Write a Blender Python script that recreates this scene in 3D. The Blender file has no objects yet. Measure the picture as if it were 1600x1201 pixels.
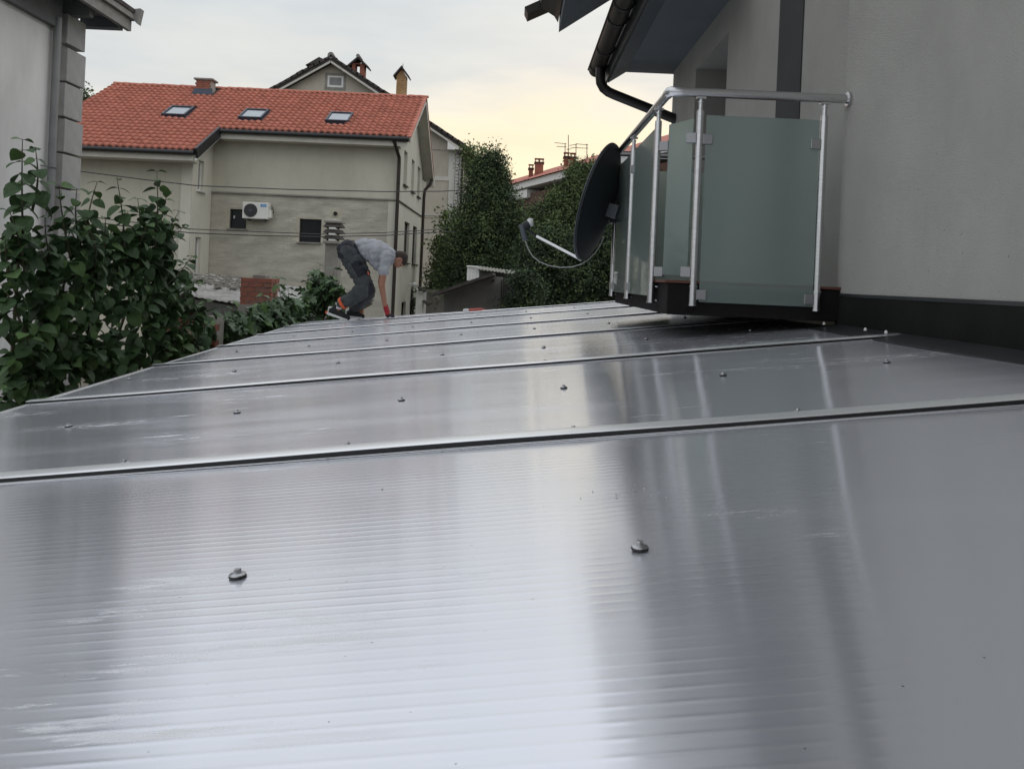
import bpy, bmesh, math, random
from mathutils import Vector, Matrix, Quaternion
R = math.radians
random.seed(7)
scene = bpy.context.scene
col = scene.collection

# ------------------------------------------------------------------ camera
CZ = 3.2
cd = bpy.data.cameras.new('camera'); cam = bpy.data.objects.new('camera', cd); col.objects.link(cam)
cd.sensor_width = 36; cd.lens = 36 * 1250 / 1600
cd.shift_y = -164.5 / 1600
cd.clip_start = 0.02; cd.clip_end = 3000
cam.matrix_world = Matrix.Translation((0, 0, CZ)) @ Matrix.Rotation(R(90), 4, 'X') @ Matrix.Rotation(R(2.5), 4, 'Z')
scene.camera = cam
# ------------------------------------------------------------------ sky
w = bpy.data.worlds.new('World'); scene.world = w; w.use_nodes = True
nt = w.node_tree; nt.nodes.clear(); N = nt.nodes.new; L = nt.links.new
SUN_EL, SUN_AZ = R(14), R(8)          # low glow ahead, slightly right
sky = N('ShaderNodeTexSky'); sky.sky_type = 'NISHITA'; sky.sun_disc = False
sky.sun_elevation = SUN_EL; sky.sun_rotation = SUN_AZ; sky.air_density = 1.5; sky.dust_density = 3
skys = N('ShaderNodeVectorMath'); skys.operation = 'SCALE'; skys.inputs['Scale'].default_value = 0.08
L(sky.outputs[0], skys.inputs[0])
tc = N('ShaderNodeTexCoord')
sx = N('ShaderNodeSeparateXYZ'); L(tc.outputs['Generated'], sx.inputs[0])
mp = N('ShaderNodeMapping'); mp.inputs['Scale'].default_value = (1.6, 1.6, 7); L(tc.outputs['Generated'], mp.inputs[0])
nz = N('ShaderNodeTexNoise'); nz.inputs['Scale'].default_value = 1.7; nz.inputs['Detail'].default_value = 5; nz.inputs['Roughness'].default_value = .5
L(mp.outputs[0], nz.inputs['Vector'])
ma = N('ShaderNodeMath'); ma.operation = 'MULTIPLY_ADD'; ma.inputs[1].default_value = 0.22
L(nz.outputs['Fac'], ma.inputs[0])
mb_ = N('ShaderNodeMath'); mb_.operation = 'SUBTRACT'; mb_.inputs[1].default_value = 0.11; L(sx.outputs['Z'], mb_.inputs[0])
L(mb_.outputs[0], ma.inputs[2])
def ramp(stops):
    r = N('ShaderNodeValToRGB'); e = r.color_ramp.elements
    e[0].position, e[0].color = stops[0][0], (*stops[0][1], 1); e[1].position, e[1].color = stops[-1][0], (*stops[-1][1], 1)
    for p, c in stops[1:-1]:
        x = e.new(p); x.color = (*c, 1)
    return r
warm = ramp([(0, (1.0, .80, .54)), (.10, (1.0, .84, .58)), (.165, (1.0, .90, .68)), (.20, (.86, .83, .75)), (.225, (.73, .745, .73)), (.30, (.70, .74, .755)), (.5, (.84, .88, .93)), (1, (1.02, 1.06, 1.12))])
cool = ramp([(0, (.68, .70, .72)), (.2, (.80, .83, .86)), (.5, (.96, 1.0, 1.05)), (1, (1.02, 1.06, 1.12))])
L(ma.outputs[0], warm.inputs[0]); L(ma.outputs[0], cool.inputs[0])
dt = N('ShaderNodeVectorMath'); dt.operation = 'DOT_PRODUCT'; dt.inputs[1].default_value = (.14, .99, 0)
L(tc.outputs['Generated'], dt.inputs[0])
mr = N('ShaderNodeMapRange'); mr.interpolation_type = 'SMOOTHSTEP'; mr.inputs['From Min'].default_value = .1; mr.inputs['From Max'].default_value = .9
L(dt.outputs['Value'], mr.inputs['Value'])
mx = N('ShaderNodeMixRGB'); L(mr.outputs[0], mx.inputs[0]); L(cool.outputs[0], mx.inputs[1]); L(warm.outputs[0], mx.inputs[2])
mpc = N('ShaderNodeMapping'); mpc.inputs['Scale'].default_value = (1.2, 1.2, 4.5); mpc.inputs['Location'].default_value = (3.1, 1.7, .4); L(tc.outputs['Generated'], mpc.inputs[0])
nzc = N('ShaderNodeTexNoise'); nzc.inputs['Scale'].default_value = 2.3; nzc.inputs['Detail'].default_value = 6; nzc.inputs['Roughness'].default_value = .55; L(mpc.outputs[0], nzc.inputs['Vector'])
crc = ramp([(.40, (.94, .965, 1.0)), (.60, (1.09, 1.08, 1.06))]); L(nzc.outputs['Fac'], crc.inputs[0])
mxc = N('ShaderNodeMixRGB'); mxc.blend_type = 'MULTIPLY'; mxc.inputs[0].default_value = 1; L(mx.outputs[0], mxc.inputs[1]); L(crc.outputs[0], mxc.inputs[2]); mx = mxc
mx2 = N('ShaderNodeMixRGB'); mx2.inputs[0].default_value = .965; L(skys.outputs[0], mx2.inputs[1]); L(mx.outputs[0], mx2.inputs[2])
bg = N('ShaderNodeBackground'); L(mx2.outputs[0], bg.inputs[0]); bg.inputs[1].default_value = 1.0
ow = N('ShaderNodeOutputWorld'); L(bg.outputs[0], ow.inputs[0])
# ------------------------------------------------------------------ weak overcast sun
sd = bpy.data.lights.new('sun', 'SUN'); sd.energy = 0.5; sd.angle = R(40); sd.color = (1, .93, .82)
so = bpy.data.objects.new('sun', sd); col.objects.link(so)
so.rotation_euler = (R(90) - R(40), 0, R(60))
# ------------------------------------------------------------------ exposure
vs = scene.view_settings; vs.view_transform = 'Standard'; vs.look = 'None'; vs.exposure = 0; vs.gamma = 1; vs.use_curve_mapping = False

# ================================================================== helpers
TR = R(2.5); CT, ST = math.cos(TR), math.sin(TR)
def at(px, py, Y):
    """metre position of a spot surveyed at pixel px,py of the reference when it stands Y metres away"""
    u = (px - 800) / 1250; v = -(py - 436) / 1250
    return Vector(((u * CT - v * ST) * Y, Y, (u * ST + v * CT) * Y + CZ))

def mat(name, base, rough=.8, metal=0, var=.12, scale=4, bump=0, bscale=40, spec=.5, stretch=(1, 1, 1), dark=None, coat=0):
    m = bpy.data.materials.new(name); m.use_nodes = True
    t = m.node_tree; n = t.nodes; b = n['Principled BSDF']
    b.inputs['Roughness'].default_value = rough; b.inputs['Metallic'].default_value = metal
    b.inputs['Specular IOR Level'].default_value = spec
    b.inputs['Coat Weight'].default_value = coat; b.inputs['Coat Roughness'].default_value = .05
    c = n.new('ShaderNodeTexCoord'); mpp = n.new('ShaderNodeMapping'); mpp.inputs['Scale'].default_value = stretch
    t.links.new(c.outputs['Object'], mpp.inputs[0])
    z = n.new('ShaderNodeTexNoise'); z.inputs['Scale'].default_value = scale; z.inputs['Detail'].default_value = 6; z.inputs['Roughness'].default_value = .62
    t.links.new(mpp.outputs[0], z.inputs['Vector'])
    r = n.new('ShaderNodeValToRGB'); e = r.color_ramp.elements
    lo = dark if dark else tuple(x * (1 - var) for x in base)
    hi = tuple(min(1, x * (1 + var)) for x in base)
    e[0].position = .3; e[0].color = (*lo, 1); e[1].position = .65; e[1].color = (*hi, 1)
    t.links.new(z.outputs['Fac'], r.inputs[0]); t.links.new(r.outputs[0], b.inputs['Base Color'])
    if bump:
        z2 = n.new('ShaderNodeTexNoise'); z2.inputs['Scale'].default_value = bscale; z2.inputs['Detail'].default_value = 4
        t.links.new(c.outputs['Object'], z2.inputs['Vector'])
        bu = n.new('ShaderNodeBump'); bu.inputs['Strength'].default_value = bump; bu.inputs['Distance'].default_value = .01
        t.links.new(z2.outputs['Fac'], bu.inputs['Height']); t.links.new(bu.outputs[0], b.inputs['Normal'])
    return m

def weather(m, pits=True, streak=.12):
    t = m.node_tree; n = t.nodes; l = t.links.new; b = n['Principled BSDF']
    src = b.inputs['Base Color'].links[0].from_socket
    c = n.new('ShaderNodeTexCoord'); mp1 = n.new('ShaderNodeMapping'); mp1.inputs['Scale'].default_value = (1.1, 1.1, .5); l(c.outputs['Object'], mp1.inputs[0])
    z = n.new('ShaderNodeTexNoise'); z.inputs['Scale'].default_value = 1.6; z.inputs['Detail'].default_value = 7; z.inputs['Roughness'].default_value = .7; l(mp1.outputs[0], z.inputs['Vector'])
    r = n.new('ShaderNodeMapRange'); r.inputs['From Min'].default_value = .45; r.inputs['From Max'].default_value = .75; r.inputs['To Min'].default_value = 1; r.inputs['To Max'].default_value = 1 - streak; l(z.outputs['Fac'], r.inputs['Value'])
    mu = n.new('ShaderNodeVectorMath'); mu.operation = 'SCALE'; l(src, mu.inputs[0]); l(r.outputs[0], mu.inputs['Scale']); out = mu.outputs[0]
    if pits:
        v = n.new('ShaderNodeTexVoronoi'); v.inputs['Scale'].default_value = 11; l(c.outputs['Object'], v.inputs['Vector'])
        r2 = n.new('ShaderNodeMapRange'); r2.inputs['From Min'].default_value = .025; r2.inputs['From Max'].default_value = .05; r2.inputs['To Min'].default_value = .55; r2.inputs['To Max'].default_value = 1; l(v.outputs['Distance'], r2.inputs['Value'])
        m2 = n.new('ShaderNodeVectorMath'); m2.operation = 'SCALE'; l(out, m2.inputs[0]); l(r2.outputs[0], m2.inputs['Scale']); out = m2.outputs[0]
    l(out, b.inputs['Base Color'])
def base_of(o):
    p = Vector((0, 0, 0))
    while o is not None:
        p += o.location; o = o.parent
    return p

class MB:
    def __init__(s): s.v = []; s.f = []; s.mi = []; s.cur = 0
    def add(s, vs, fs):
        k = len(s.v); s.v += [Vector(x) for x in vs]; s.f += [tuple(i + k for i in f) for f in fs]; s.mi += [s.cur] * len(fs); return s
    def box(s, a, b):
        x0, y0, z0 = (min(a[i], b[i]) for i in range(3)); x1, y1, z1 = (max(a[i], b[i]) for i in range(3))
        return s.add([(x0, y0, z0), (x1, y0, z0), (x1, y1, z0), (x0, y1, z0), (x0, y0, z1), (x1, y0, z1), (x1, y1, z1), (x0, y1, z1)],
                     [(0, 3, 2, 1), (4, 5, 6, 7), (0, 1, 5, 4), (1, 2, 6, 5), (2, 3, 7, 6), (3, 0, 4, 7)])
    def obox(s, c, ax, ay, az, h):
        """box with centre c, unit axes and half sizes"""
        c = Vector(c); vs = []
        for k in (-1, 1):
            for (i, j) in ((-1, -1), (1, -1), (1, 1), (-1, 1)):
                vs.append(c + Vector(ax) * i * h[0] + Vector(ay) * j * h[1] + Vector(az) * k * h[2])
        return s.add(vs, [(0, 3, 2, 1), (4, 5, 6, 7), (0, 1, 5, 4), (1, 2, 6, 5), (2, 3, 7, 6), (3, 0, 4, 7)])
    def tube(s, pts, r, n=10, cap=True):
        pts = [Vector(p) for p in pts]; rr = r if isinstance(r, (list, tuple)) else [r] * len(pts)
        k = len(s.v); up = None; vs = []
        for i, p in enumerate(pts):
            d = (pts[min(i + 1, len(pts) - 1)] - pts[max(i - 1, 0)]).normalized()
            if up is None:
                up = d.orthogonal().normalized()
            else:
                up = (up - d * up.dot(d)).normalized()
            q = d.cross(up)
            for j in range(n):
                a = 2 * math.pi * j / n; vs.append(p + (up * math.cos(a) + q * math.sin(a)) * rr[i])
        fs = []
        for i in range(len(pts) - 1):
            for j in range(n):
                fs.append((i * n + j, i * n + (j + 1) % n, (i + 1) * n + (j + 1) % n, (i + 1) * n + j))
        if cap:
            fs.append(tuple(range(n - 1, -1, -1))); fs.append(tuple(range((len(pts) - 1) * n, len(pts) * n)))
        return s.add(vs, fs)
    def prism(s, poly, d):
        """poly: list of points (planar), extruded by vector d"""
        n = len(poly); d = Vector(d); p = [Vector(x) for x in poly]
        fs = [tuple(range(n)), tuple(range(2 * n - 1, n - 1, -1))]
        for i in range(n):
            fs.append((i, i + n, (i + 1) % n + n, (i + 1) % n))
        return s.add(p + [x + d for x in p], fs)
    def mesh(s, name, mats, off=Vector((0, 0, 0)), smooth=False):
        me = bpy.data.meshes.new(name)
        me.from_pydata([tuple(x - off) for x in s.v], [], s.f)
        for m in (mats if isinstance(mats, (list, tuple)) else [mats]): me.materials.append(m)
        if len(me.polygons) == len(s.mi):
            me.polygons.foreach_set('material_index', s.mi)
        bm = bmesh.new(); bm.from_mesh(me); bmesh.ops.recalc_face_normals(bm, faces=bm.faces); bm.to_mesh(me); bm.free()
        if smooth:
            me.shade_smooth()
            try: me.set_sharp_from_angle(angle=R(38))
            except Exception: pass
        me.update(); return me
    def build(s, name, mats, parent=None, smooth=False, bevel=0, kind=None):
        off = base_of(parent) if parent else Vector((0, 0, 0))
        me = s.mesh(name, mats, off, smooth)
        o = bpy.data.objects.new(name, me); col.objects.link(o)
        if parent: o.parent = parent
        if bevel:
            b = o.modifiers.new('bevel', 'BEVEL'); b.width = bevel; b.segments = 2; b.limit_method = 'ANGLE'
        if kind: o['kind'] = kind
        return o
def tag(o, label=None, cat=None, group=None, kind=None):
    if label: o['label'] = label
    if cat: o['category'] = cat
    if group: o['group'] = group
    if kind: o['kind'] = kind
    return o
def thing(name, loc, label, cat, group=None):
    o = bpy.data.objects.new(name, None); col.objects.link(o); o.location = loc; o.empty_display_size = .2
    return tag(o, label, cat, group)
def inst(name, me, parent, loc, rot=None, scale=None):
    """a piece sharing a mesh; loc in world metres"""
    o = bpy.data.objects.new(name, me); col.objects.link(o); o.parent = parent
    o.location = Vector(loc) - base_of(parent)
    if rot is not None:
        o.rotation_mode = 'QUATERNION'; o.rotation_quaternion = rot
    if scale is not None: o.scale = scale
    return o
def facade(mb, o, u, n, W, H, holes, depth=.15):
    """wall sheet from o along unit u (width W) and up (H), outward normal n, with real openings"""
    o, u, n = Vector(o), Vector(u), Vector(n); up = Vector((0, 0, 1))
    us = sorted({0, W, *[h[0] for h in holes], *[h[1] for h in holes]}); zs = sorted({0, H, *[h[2] for h in holes], *[h[3] for h in holes]})
    for i in range(len(us) - 1):
        for j in range(len(zs) - 1):
            cu, cz = (us[i] + us[i + 1]) / 2, (zs[j] + zs[j + 1]) / 2
            if any(h[0] < cu < h[1] and h[2] < cz < h[3] for h in holes): continue
            mb.add([o + u * us[i] + up * zs[j], o + u * us[i + 1] + up * zs[j], o + u * us[i + 1] + up * zs[j + 1], o + u * us[i] + up * zs[j + 1]], [(0, 1, 2, 3)])
    for (a, b, c, d) in holes:
        q = [o + u * a + up * c, o + u * b + up * c, o + u * b + up * d, o + u * a + up * d]; i_ = [p - n * depth for p in q]
        mb.add(q + i_, [(0, 4, 5, 1), (1, 5, 6, 2), (2, 6, 7, 3), (3, 7, 4, 0)])

# ================================================================== materials
def sheet_mat():
    m = bpy.data.materials.new('silvery polycarbonate'); m.use_nodes = True; t = m.node_tree; n = t.nodes; l = t.links.new; b = n['Principled BSDF']
    c = n.new('ShaderNodeTexCoord')
    def noise(sc, stretch, det=5, ro=.6):
        mpp = n.new('ShaderNodeMapping'); mpp.inputs['Scale'].default_value = stretch; l(c.outputs['Object'], mpp.inputs[0])
        z = n.new('ShaderNodeTexNoise'); z.inputs['Scale'].default_value = sc; z.inputs['Detail'].default_value = det; z.inputs['Roughness'].default_value = ro
        l(mpp.outputs[0], z.inputs['Vector']); return z.outputs['Fac']
    def mrange(x, a, b_, c_, d):
        r = n.new('ShaderNodeMapRange'); r.inputs['From Min'].default_value = a; r.inputs['From Max'].default_value = b_
        r.inputs['To Min'].default_value = c_; r.inputs['To Max'].default_value = d; l(x, r.inputs['Value']); return r.outputs[0]
    def math_(op, a, b_):
        r = n.new('ShaderNodeMath'); r.operation = op
        for i, x in enumerate((a, b_)):
            if isinstance(x, (int, float)): r.inputs[i].default_value = x
            else: l(x, r.inputs[i])
        return r.outputs[0]
    # dusty smears stretched along the ribs and a few chalky scuffs
    smear = mrange(noise(1.6, (.5, 2.2, 1)), .48, .7, 0, 1)
    patch = mrange(noise(1.3, (1, 1.4, 1), 2), .54, .62, 0, 1)
    scuff = math_('MULTIPLY', mrange(noise(16, (.22, 1.6, 1), 7, .7), .57, .69, 0, 1), patch)
    geo = n.new('ShaderNodeNewGeometry')
    chalk = mrange(noise(42, (.35, 1.4, 1), 8, .75), .50, .66, 0, 1)
    blot = None
    for (cx, cy, rx, ry, k) in ((-.02, .955, .055, .030, .45), (.345, 1.10, .075, .028, .8), (.415, 1.0, .05, .018, .9), (-1.76, 2.84, .20, .10, .9), (-1.25, 2.45, .22, .07, .7), (-1.52, 3.85, .32, .12, .9),
                               (.50, 2.62, .12, .05, .7), (.98, 2.55, .30, .05, .9), (1.28, 2.62, .2, .04, .9), (1.0, 3.4, .35, .06, .8), (-.8, 2.05, .25, .05, .3), (.75, .75, .1, .03, .5)):
        mp3 = n.new('ShaderNodeMapping'); mp3.vector_type = 'TEXTURE'; mp3.inputs['Location'].default_value = (cx, cy, 0); mp3.inputs['Scale'].default_value = (rx, ry, 1e4); l(geo.outputs['Position'], mp3.inputs[0])
        ln = n.new('ShaderNodeVectorMath'); ln.operation = 'LENGTH'; l(mp3.outputs[0], ln.inputs[0]); e = mrange(ln.outputs['Value'], .35, 1.25, k, 0)
        blot = e if blot is None else math_('MAXIMUM', blot, e)
    scuff = math_('MAXIMUM', scuff, math_('MULTIPLY', blot, chalk))
    speck = mrange(noise(170, (1, 1, 1), 1), .80, .83, 0, 1)
    rough = math_('ADD', mrange(smear, 0, 1, .165, .20), math_('MULTIPLY', scuff, .3))
    l(rough, b.inputs['Roughness'])
    mixc = n.new('ShaderNodeMixRGB'); mixc.inputs[1].default_value = (.83, .84, .90, 1); mixc.inputs[2].default_value = (.76, .76, .75, 1); l(scuff, mixc.inputs[0])
    mixd = n.new('ShaderNodeMixRGB'); mixd.inputs[2].default_value = (.12, .11, .10, 1); l(speck, mixd.inputs[0]); l(mixc.outputs[0], mixd.inputs[1])
    l(mixd.outputs[0], b.inputs['Base Color'])
    met = mrange(scuff, 0, 1, .76, .42); l(math_('SUBTRACT', met, math_('MULTIPLY', smear, .05)), b.inputs['Metallic'])
    bu = n.new('ShaderNodeBump'); bu.inputs['Strength'].default_value = .06; bu.inputs['Distance'].default_value = .004
    l(noise(3.2, (.6, 1.2, 1), 3), bu.inputs['Height'])
    l(bu.outputs[0], b.inputs['Normal'])
    tg = n.new('ShaderNodeCombineXYZ'); tg.inputs['Y'].default_value = 1; l(tg.outputs[0], b.inputs['Tangent'])
    b.inputs['Anisotropic'].default_value = .93
    return m
def brick_mat(name, base, var=.25, sc=3): return mat(name, base, .9, var=var, scale=sc, bump=.5, bscale=30)
M = dict(
    sheet=sheet_mat(),
    alu=mat('aluminium profile', (.88, .885, .89), .36, .75, var=.05, scale=6, stretch=(.3, 3, 1)),
    rubber=mat('black rubber gasket', (.012, .012, .013), .5, var=.2),
    screw=mat('zinc screw', (.45, .45, .46), .35, 1, var=.2, scale=90),
    steel=mat('brushed stainless steel', (.60, .60, .61), .27, 1, var=.08, scale=14, stretch=(1, 1, 6)),
    satin=mat('satin clamp metal', (.33, .33, .34), .42, .7, var=.08),
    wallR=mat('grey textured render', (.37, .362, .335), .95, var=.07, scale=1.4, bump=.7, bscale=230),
    wallR2=mat('grey render painted shaded', (.335, .328, .305), .95, var=.06, scale=2, bump=.5, bscale=230),  # darker copy of the near wall render, shade put into the colour
    plinth=mat('black bitumen band', (.012, .012, .011), .9, var=.3, scale=3, bump=.2, spec=.12),
    flash=mat('dark grey flashing', (.06, .065, .07), .38, .6, var=.2, scale=5),
    soffit=mat('slate grey soffit', (.115, .13, .145), .7, var=.08, scale=3),
    gutter=mat('dark brown gutter', (.018, .015, .014), .4, .3, var=.3, scale=5),
    slab=mat('dark brown balcony slab', (.012, .010, .010), .9, var=.2, scale=5, bump=.2, spec=.15),
    pilas=mat('charcoal cladding', (.034, .035, .037), .8, var=.1),
    reflsoff=mat('white reflection board', (.80, .80, .80), .8, var=.05),  # for the unseen soffit added to lighten the canopy reflections
    terra=mat('terracotta floor tile', (.10, .035, .02), .7, var=.2),
    dark=mat('dark void', (.010, .011, .012), .6, var=.2),
    plastL=mat('white stained plaster', (.64, .64, .64), .95, var=.10, scale=1.1, bump=.35, bscale=60, stretch=(1, 1, .35)),
    quoin=mat('grey stucco block', (.36, .36, .355), .95, var=.10, scale=5, bump=.8, bscale=120),
    timber=mat('grey painted timber', (.13, .135, .14), .8, var=.12, scale=5),
    fascia=mat('weathered grey fascia', (.24, .235, .225), .85, var=.15, scale=8),
    pipeg=mat('grey downpipe', (.20, .205, .21), .5, .2, var=.1),
    house=mat('beige render', (.475, .455, .38), .95, var=.06, scale=.5, bump=.2, bscale=40, stretch=(1, 1, .5)),
    house2=mat('pale beige render', (.53, .515, .445), .95, var=.05, scale=.6, bump=.2),
    hbrick=mat('limewashed brick', (.395, .378, .325), .95, var=.24, scale=2.6, bump=.6, bscale=24, stretch=(.5, .5, 2)),
    mortar=mat('grimy mortar', (.42, .395, .32), .95, var=.15, scale=2.2, bump=.3),
    tile=mat('red clay roof tile', (.40, .140, .098), .85, var=.13, scale=1.6, bump=.3, bscale=25),
    tiledark=mat('old brown roof tile', (.052, .045, .042), .9, var=.45, scale=2.5, bump=.8, bscale=14),
    ridge=mat('lichen ridge mortar', (.20, .19, .175), .95, var=.4, scale=5, bump=.6),
    white=mat('white paint', (.68, .68, .66), .6, var=.05),
    trimw=mat('pale timber fascia', (.50, .48, .43), .8, var=.10, scale=3),
    black=mat('black gutter paint', (.020, .020, .022), .45, .2, var=.2),
    brown=mat('brown metal downpipe', (.028, .020, .016), .45, .3, var=.2),
    glassd=mat('dark window glass', (.012, .014, .016), .25, 0, var=.2, spec=.25),
    glasss=mat('skylight glass', (.30, .33, .36), .06, .75, var=.05),
    glassw=mat('curtained window glass', (.16, .155, .15), .12, 0, var=.15, spec=.7),
    frameg=mat('skylight flashing', (.045, .055, .075), .4, .5, var=.1),
    acw=mat('air conditioner casing', (.66, .66, .62), .5, var=.04),
    acd=mat('dark fan grille', (.03, .032, .035), .5, var=.2),
    blue=mat('blue sticker', (.02, .22, .52), .4, var=.03),
    rear=mat('warm grey render', (.43, .395, .33), .95, var=.10, scale=.5, bump=.2, stretch=(1, 1, .4)),
    rear2=mat('pale grey render', (.50, .49, .46), .95, var=.07, scale=.6),
    redbrick=brick_mat('red brick', (.235, .088, .060)),
    darkbrick=brick_mat('dark brown brick', (.11, .060, .045)),
    yelbrick=brick_mat('yellow brick', (.40, .24, .11)),
    mort=mat('cement mortar', (.30, .28, .25), .95, var=.15, bump=.4),
    conc=mat('old concrete', (.235, .225, .20), .95, var=.18, scale=3, bump=.5),
    sheddark=mat('dark cement wall', (.034, .034, .032), .95, var=.3, scale=2, bump=.4),  # much darker than the front cement wall
    shed=mat('grey cement wall', (.17, .168, .16), .95, var=.20, scale=2.2, bump=.4),
    asb=mat('corrugated fibre cement', (.27, .262, .245), .95, var=.35, scale=2.2, bump=.5, bscale=40),
    leafA=mat('dark shrub leaf', (.042, .082, .030), .6, var=.5, scale=5, spec=.3),
    leafA2=mat('young shrub leaf', (.075, .135, .042), .6, var=.3, scale=9, spec=.3),
    leafF=mat('fig leaf', (.055, .10, .042), .55, var=.35, scale=6),
    leafR=mat('reddish leaf', (.16, .055, .030), .55, var=.4, scale=9),
    leafT=mat('conifer foliage', (.038, .066, .028), .85, var=.5, scale=1.2),
    leafT2=mat('deciduous foliage', (.085, .125, .045), .85, var=.45, scale=.9),
    leafT3=mat('dark hedge foliage', (.024, .042, .019), .85, var=.45, scale=1.0),
    leafT4=mat('foliage painted sunlit', (.105, .145, .048), .85, var=.4, scale=1.0),  # lighter green that puts sunlight into the leaf colour
    bark=mat('grey bark', (.09, .075, .055), .95, var=.3, scale=12, bump=.6),
    twig=mat('green brown twig', (.07, .065, .035), .8, var=.3),
    ground=mat('bare ground', (.11, .10, .075), .95, var=.35, scale=.7, bump=.5, bscale=6),
    dish=mat('dark grey dish enamel', (.011, .013, .018), .55, .0, var=.12, scale=3),
    dishf=mat('dish bracket', (.055, .062, .07), .4, .4, var=.1),
    lnb=mat('lnb plastic', (.07, .085, .10), .5, var=.1),
    cable=mat('grey cable', (.30, .30, .29), .6, var=.1),
    wire=mat('black wire', (.03, .03, .03), .6, var=.1),
    skin=mat('tanned skin', (.34, .165, .105), .55, var=.10, scale=20),
    shirt=mat('grey cotton', (.37, .38, .41), .95, var=.10, scale=14, bump=1.0, bscale=16),
    trous=mat('charcoal work trousers', (.058, .063, .066), .9, var=.25, scale=14, bump=1.0, bscale=14),
    trousb=mat('black trouser panel', (.020, .022, .030), .9, var=.2, scale=10),
    hair=mat('dark brown hair', (.030, .018, .012), .7, var=.4, scale=60, bump=.8, bscale=200),
    orange=mat('orange trim', (.75, .13, .04), .6, var=.06),
    redg=mat('red work glove', (.30, .018, .025), .8, var=.15, scale=30),
    shoe=mat('black trainer mesh', (.014, .015, .016), .8, var=.3, scale=40),
    sole=mat('white trainer sole', (.66, .66, .64), .6, var=.05),
    redp=mat('faded red plastic', (.42, .10, .08), .6, var=.3),
    plank=mat('weathered plank', (.22, .215, .20), .9, var=.25, scale=6, stretch=(.3, 1, 1)),
    owood=mat('orange stained wood', (.42, .16, .06), .7, var=.2, scale=8),
)
def glass_mat():
    m = bpy.data.materials.new('frosted green glass'); m.use_nodes = True; t = m.node_tree; b = t.nodes['Principled BSDF']; l = t.links.new
    b.inputs['Base Color'].default_value = (.43, .52, .49, 1); b.inputs['Roughness'].default_value = .42
    b.inputs['Transmission Weight'].default_value = .72; b.inputs['IOR'].default_value = 1.2
    b.inputs['Coat Weight'].default_value = 1; b.inputs['Coat Roughness'].default_value = .025; b.inputs['Coat IOR'].default_value = 1.55
    c = t.nodes.new('ShaderNodeTexCoord'); z = t.nodes.new('ShaderNodeTexNoise'); z.inputs['Scale'].default_value = 2.2
    l(c.outputs['Object'], z.inputs['Vector']); r = t.nodes.new('ShaderNodeMapRange'); r.inputs['To Min'].default_value = .38; r.inputs['To Max'].default_value = .46
    l(z.outputs['Fac'], r.inputs['Value']); l(r.outputs[0], b.inputs['Roughness'])
    return m
M['frost'] = glass_mat()
weather(M['wallR']); weather(M['wallR2'], False)
for k_ in ('house', 'house2', 'rear', 'rear2', 'plastL', 'shed', 'hbrick', 'quoin'): weather(M[k_], False, .15)

# ================================================================== ground
g = MB(); g.add([(-900, -900, 0), (900, -900, 0), (900, 1400, 0), (-900, 1400, 0)], [(0, 1, 2, 3)])
tag(g.build('ground', M['ground']), kind='structure')

# ================================================================== the polycarbonate lean-to roof
RA, RS = CZ - .35, .1208
def rz(x): return RA + RS * x
JY = [1.72 + 1.46 * k for k in range(6)]      # joints 1.72 ... 9.02
def edgeX(Y): return -1.52 - .112 * max(Y, -1)
WX = 1.56
roof = thing('canopy_roof', (0, 4, rz(0)), 'low silvery polycarbonate canopy roof filling the foreground beneath the worker', 'roof')
SN = Vector((-RS, 0, 1)).normalized(); SD = Vector((1, 0, RS)).normalized()
def fary(x):      # skewed far end
    return 10.15 + (x + 2.3) * -.30
def make_sheet(y0, y1, ribs):
    mb = MB(); nx = 16; P = .0225
    n = int((y1 - y0) / P * 13) if ribs else 60
    rnd = random.Random(int(y0 * 10)); p1, p2, p3 = (rnd.uniform(0, 6.28) for _ in range(3))
    vs = []
    for j in range(n + 1):
        for i in range(nx + 1):
            t = j / n; f = i / nx
            Y = y0 + (y1 - y0) * t
            x = edgeX(Y) + (WX - edgeX(Y)) * f
            if y1 > 9.5:
                Y = y0 + (fary(x) - y0) * t; x = edgeX(Y) + (WX - edgeX(Y)) * f
            z = rz(x) + .0011 * math.sin(x * 3.1 + p1) * math.sin(Y * 4.3 + p2) + .0006 * math.sin(x * 7 + Y * 5 + p3)
            if ribs:
                fr_ = (Y / P) % 1.0; z += .00015 * math.exp(-((fr_ - .5) / .13) ** 2) * (1 + .35 * math.sin(Y * 23 + p1)) + .00002 * math.sin(2 * math.pi * Y / (P * 5.3) + p2)
            vs.append((x, Y, z))
    fs = [(j * (nx + 1) + i, j * (nx + 1) + i + 1, (j + 1) * (nx + 1) + i + 1, (j + 1) * (nx + 1) + i) for j in range(n) for i in range(nx)]
    mb.add(vs, fs)
    # thickness: skirt and underside
    th = .016; e = [(edgeX(y0), y0), (WX, y0), (WX, y1 if y1 < 9.5 else fary(WX)), (edgeX(y1), y1 if y1 < 9.5 else fary(edgeX(y1)))]
    lo = [(x, y, rz(x) - th) for x, y in e]; hi = [(x, y, rz(x) - .002) for x, y in e]
    mb.add(lo + hi, [(3, 2, 1, 0), (0, 1, 5, 4), (1, 2, 6, 5), (2, 3, 7, 6), (3, 0, 4, 7)])
    return mb
ys = [-1.2, .26 - .0] + JY + [10.15]
for k in range(len(ys) - 1):
    a, b = ys[k] + .004, ys[k + 1] - .004
    o = make_sheet(a, b, True).build('sheet', M['sheet'], roof, smooth=False)
    o.data.shade_smooth()
    tag(o, None)
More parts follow.
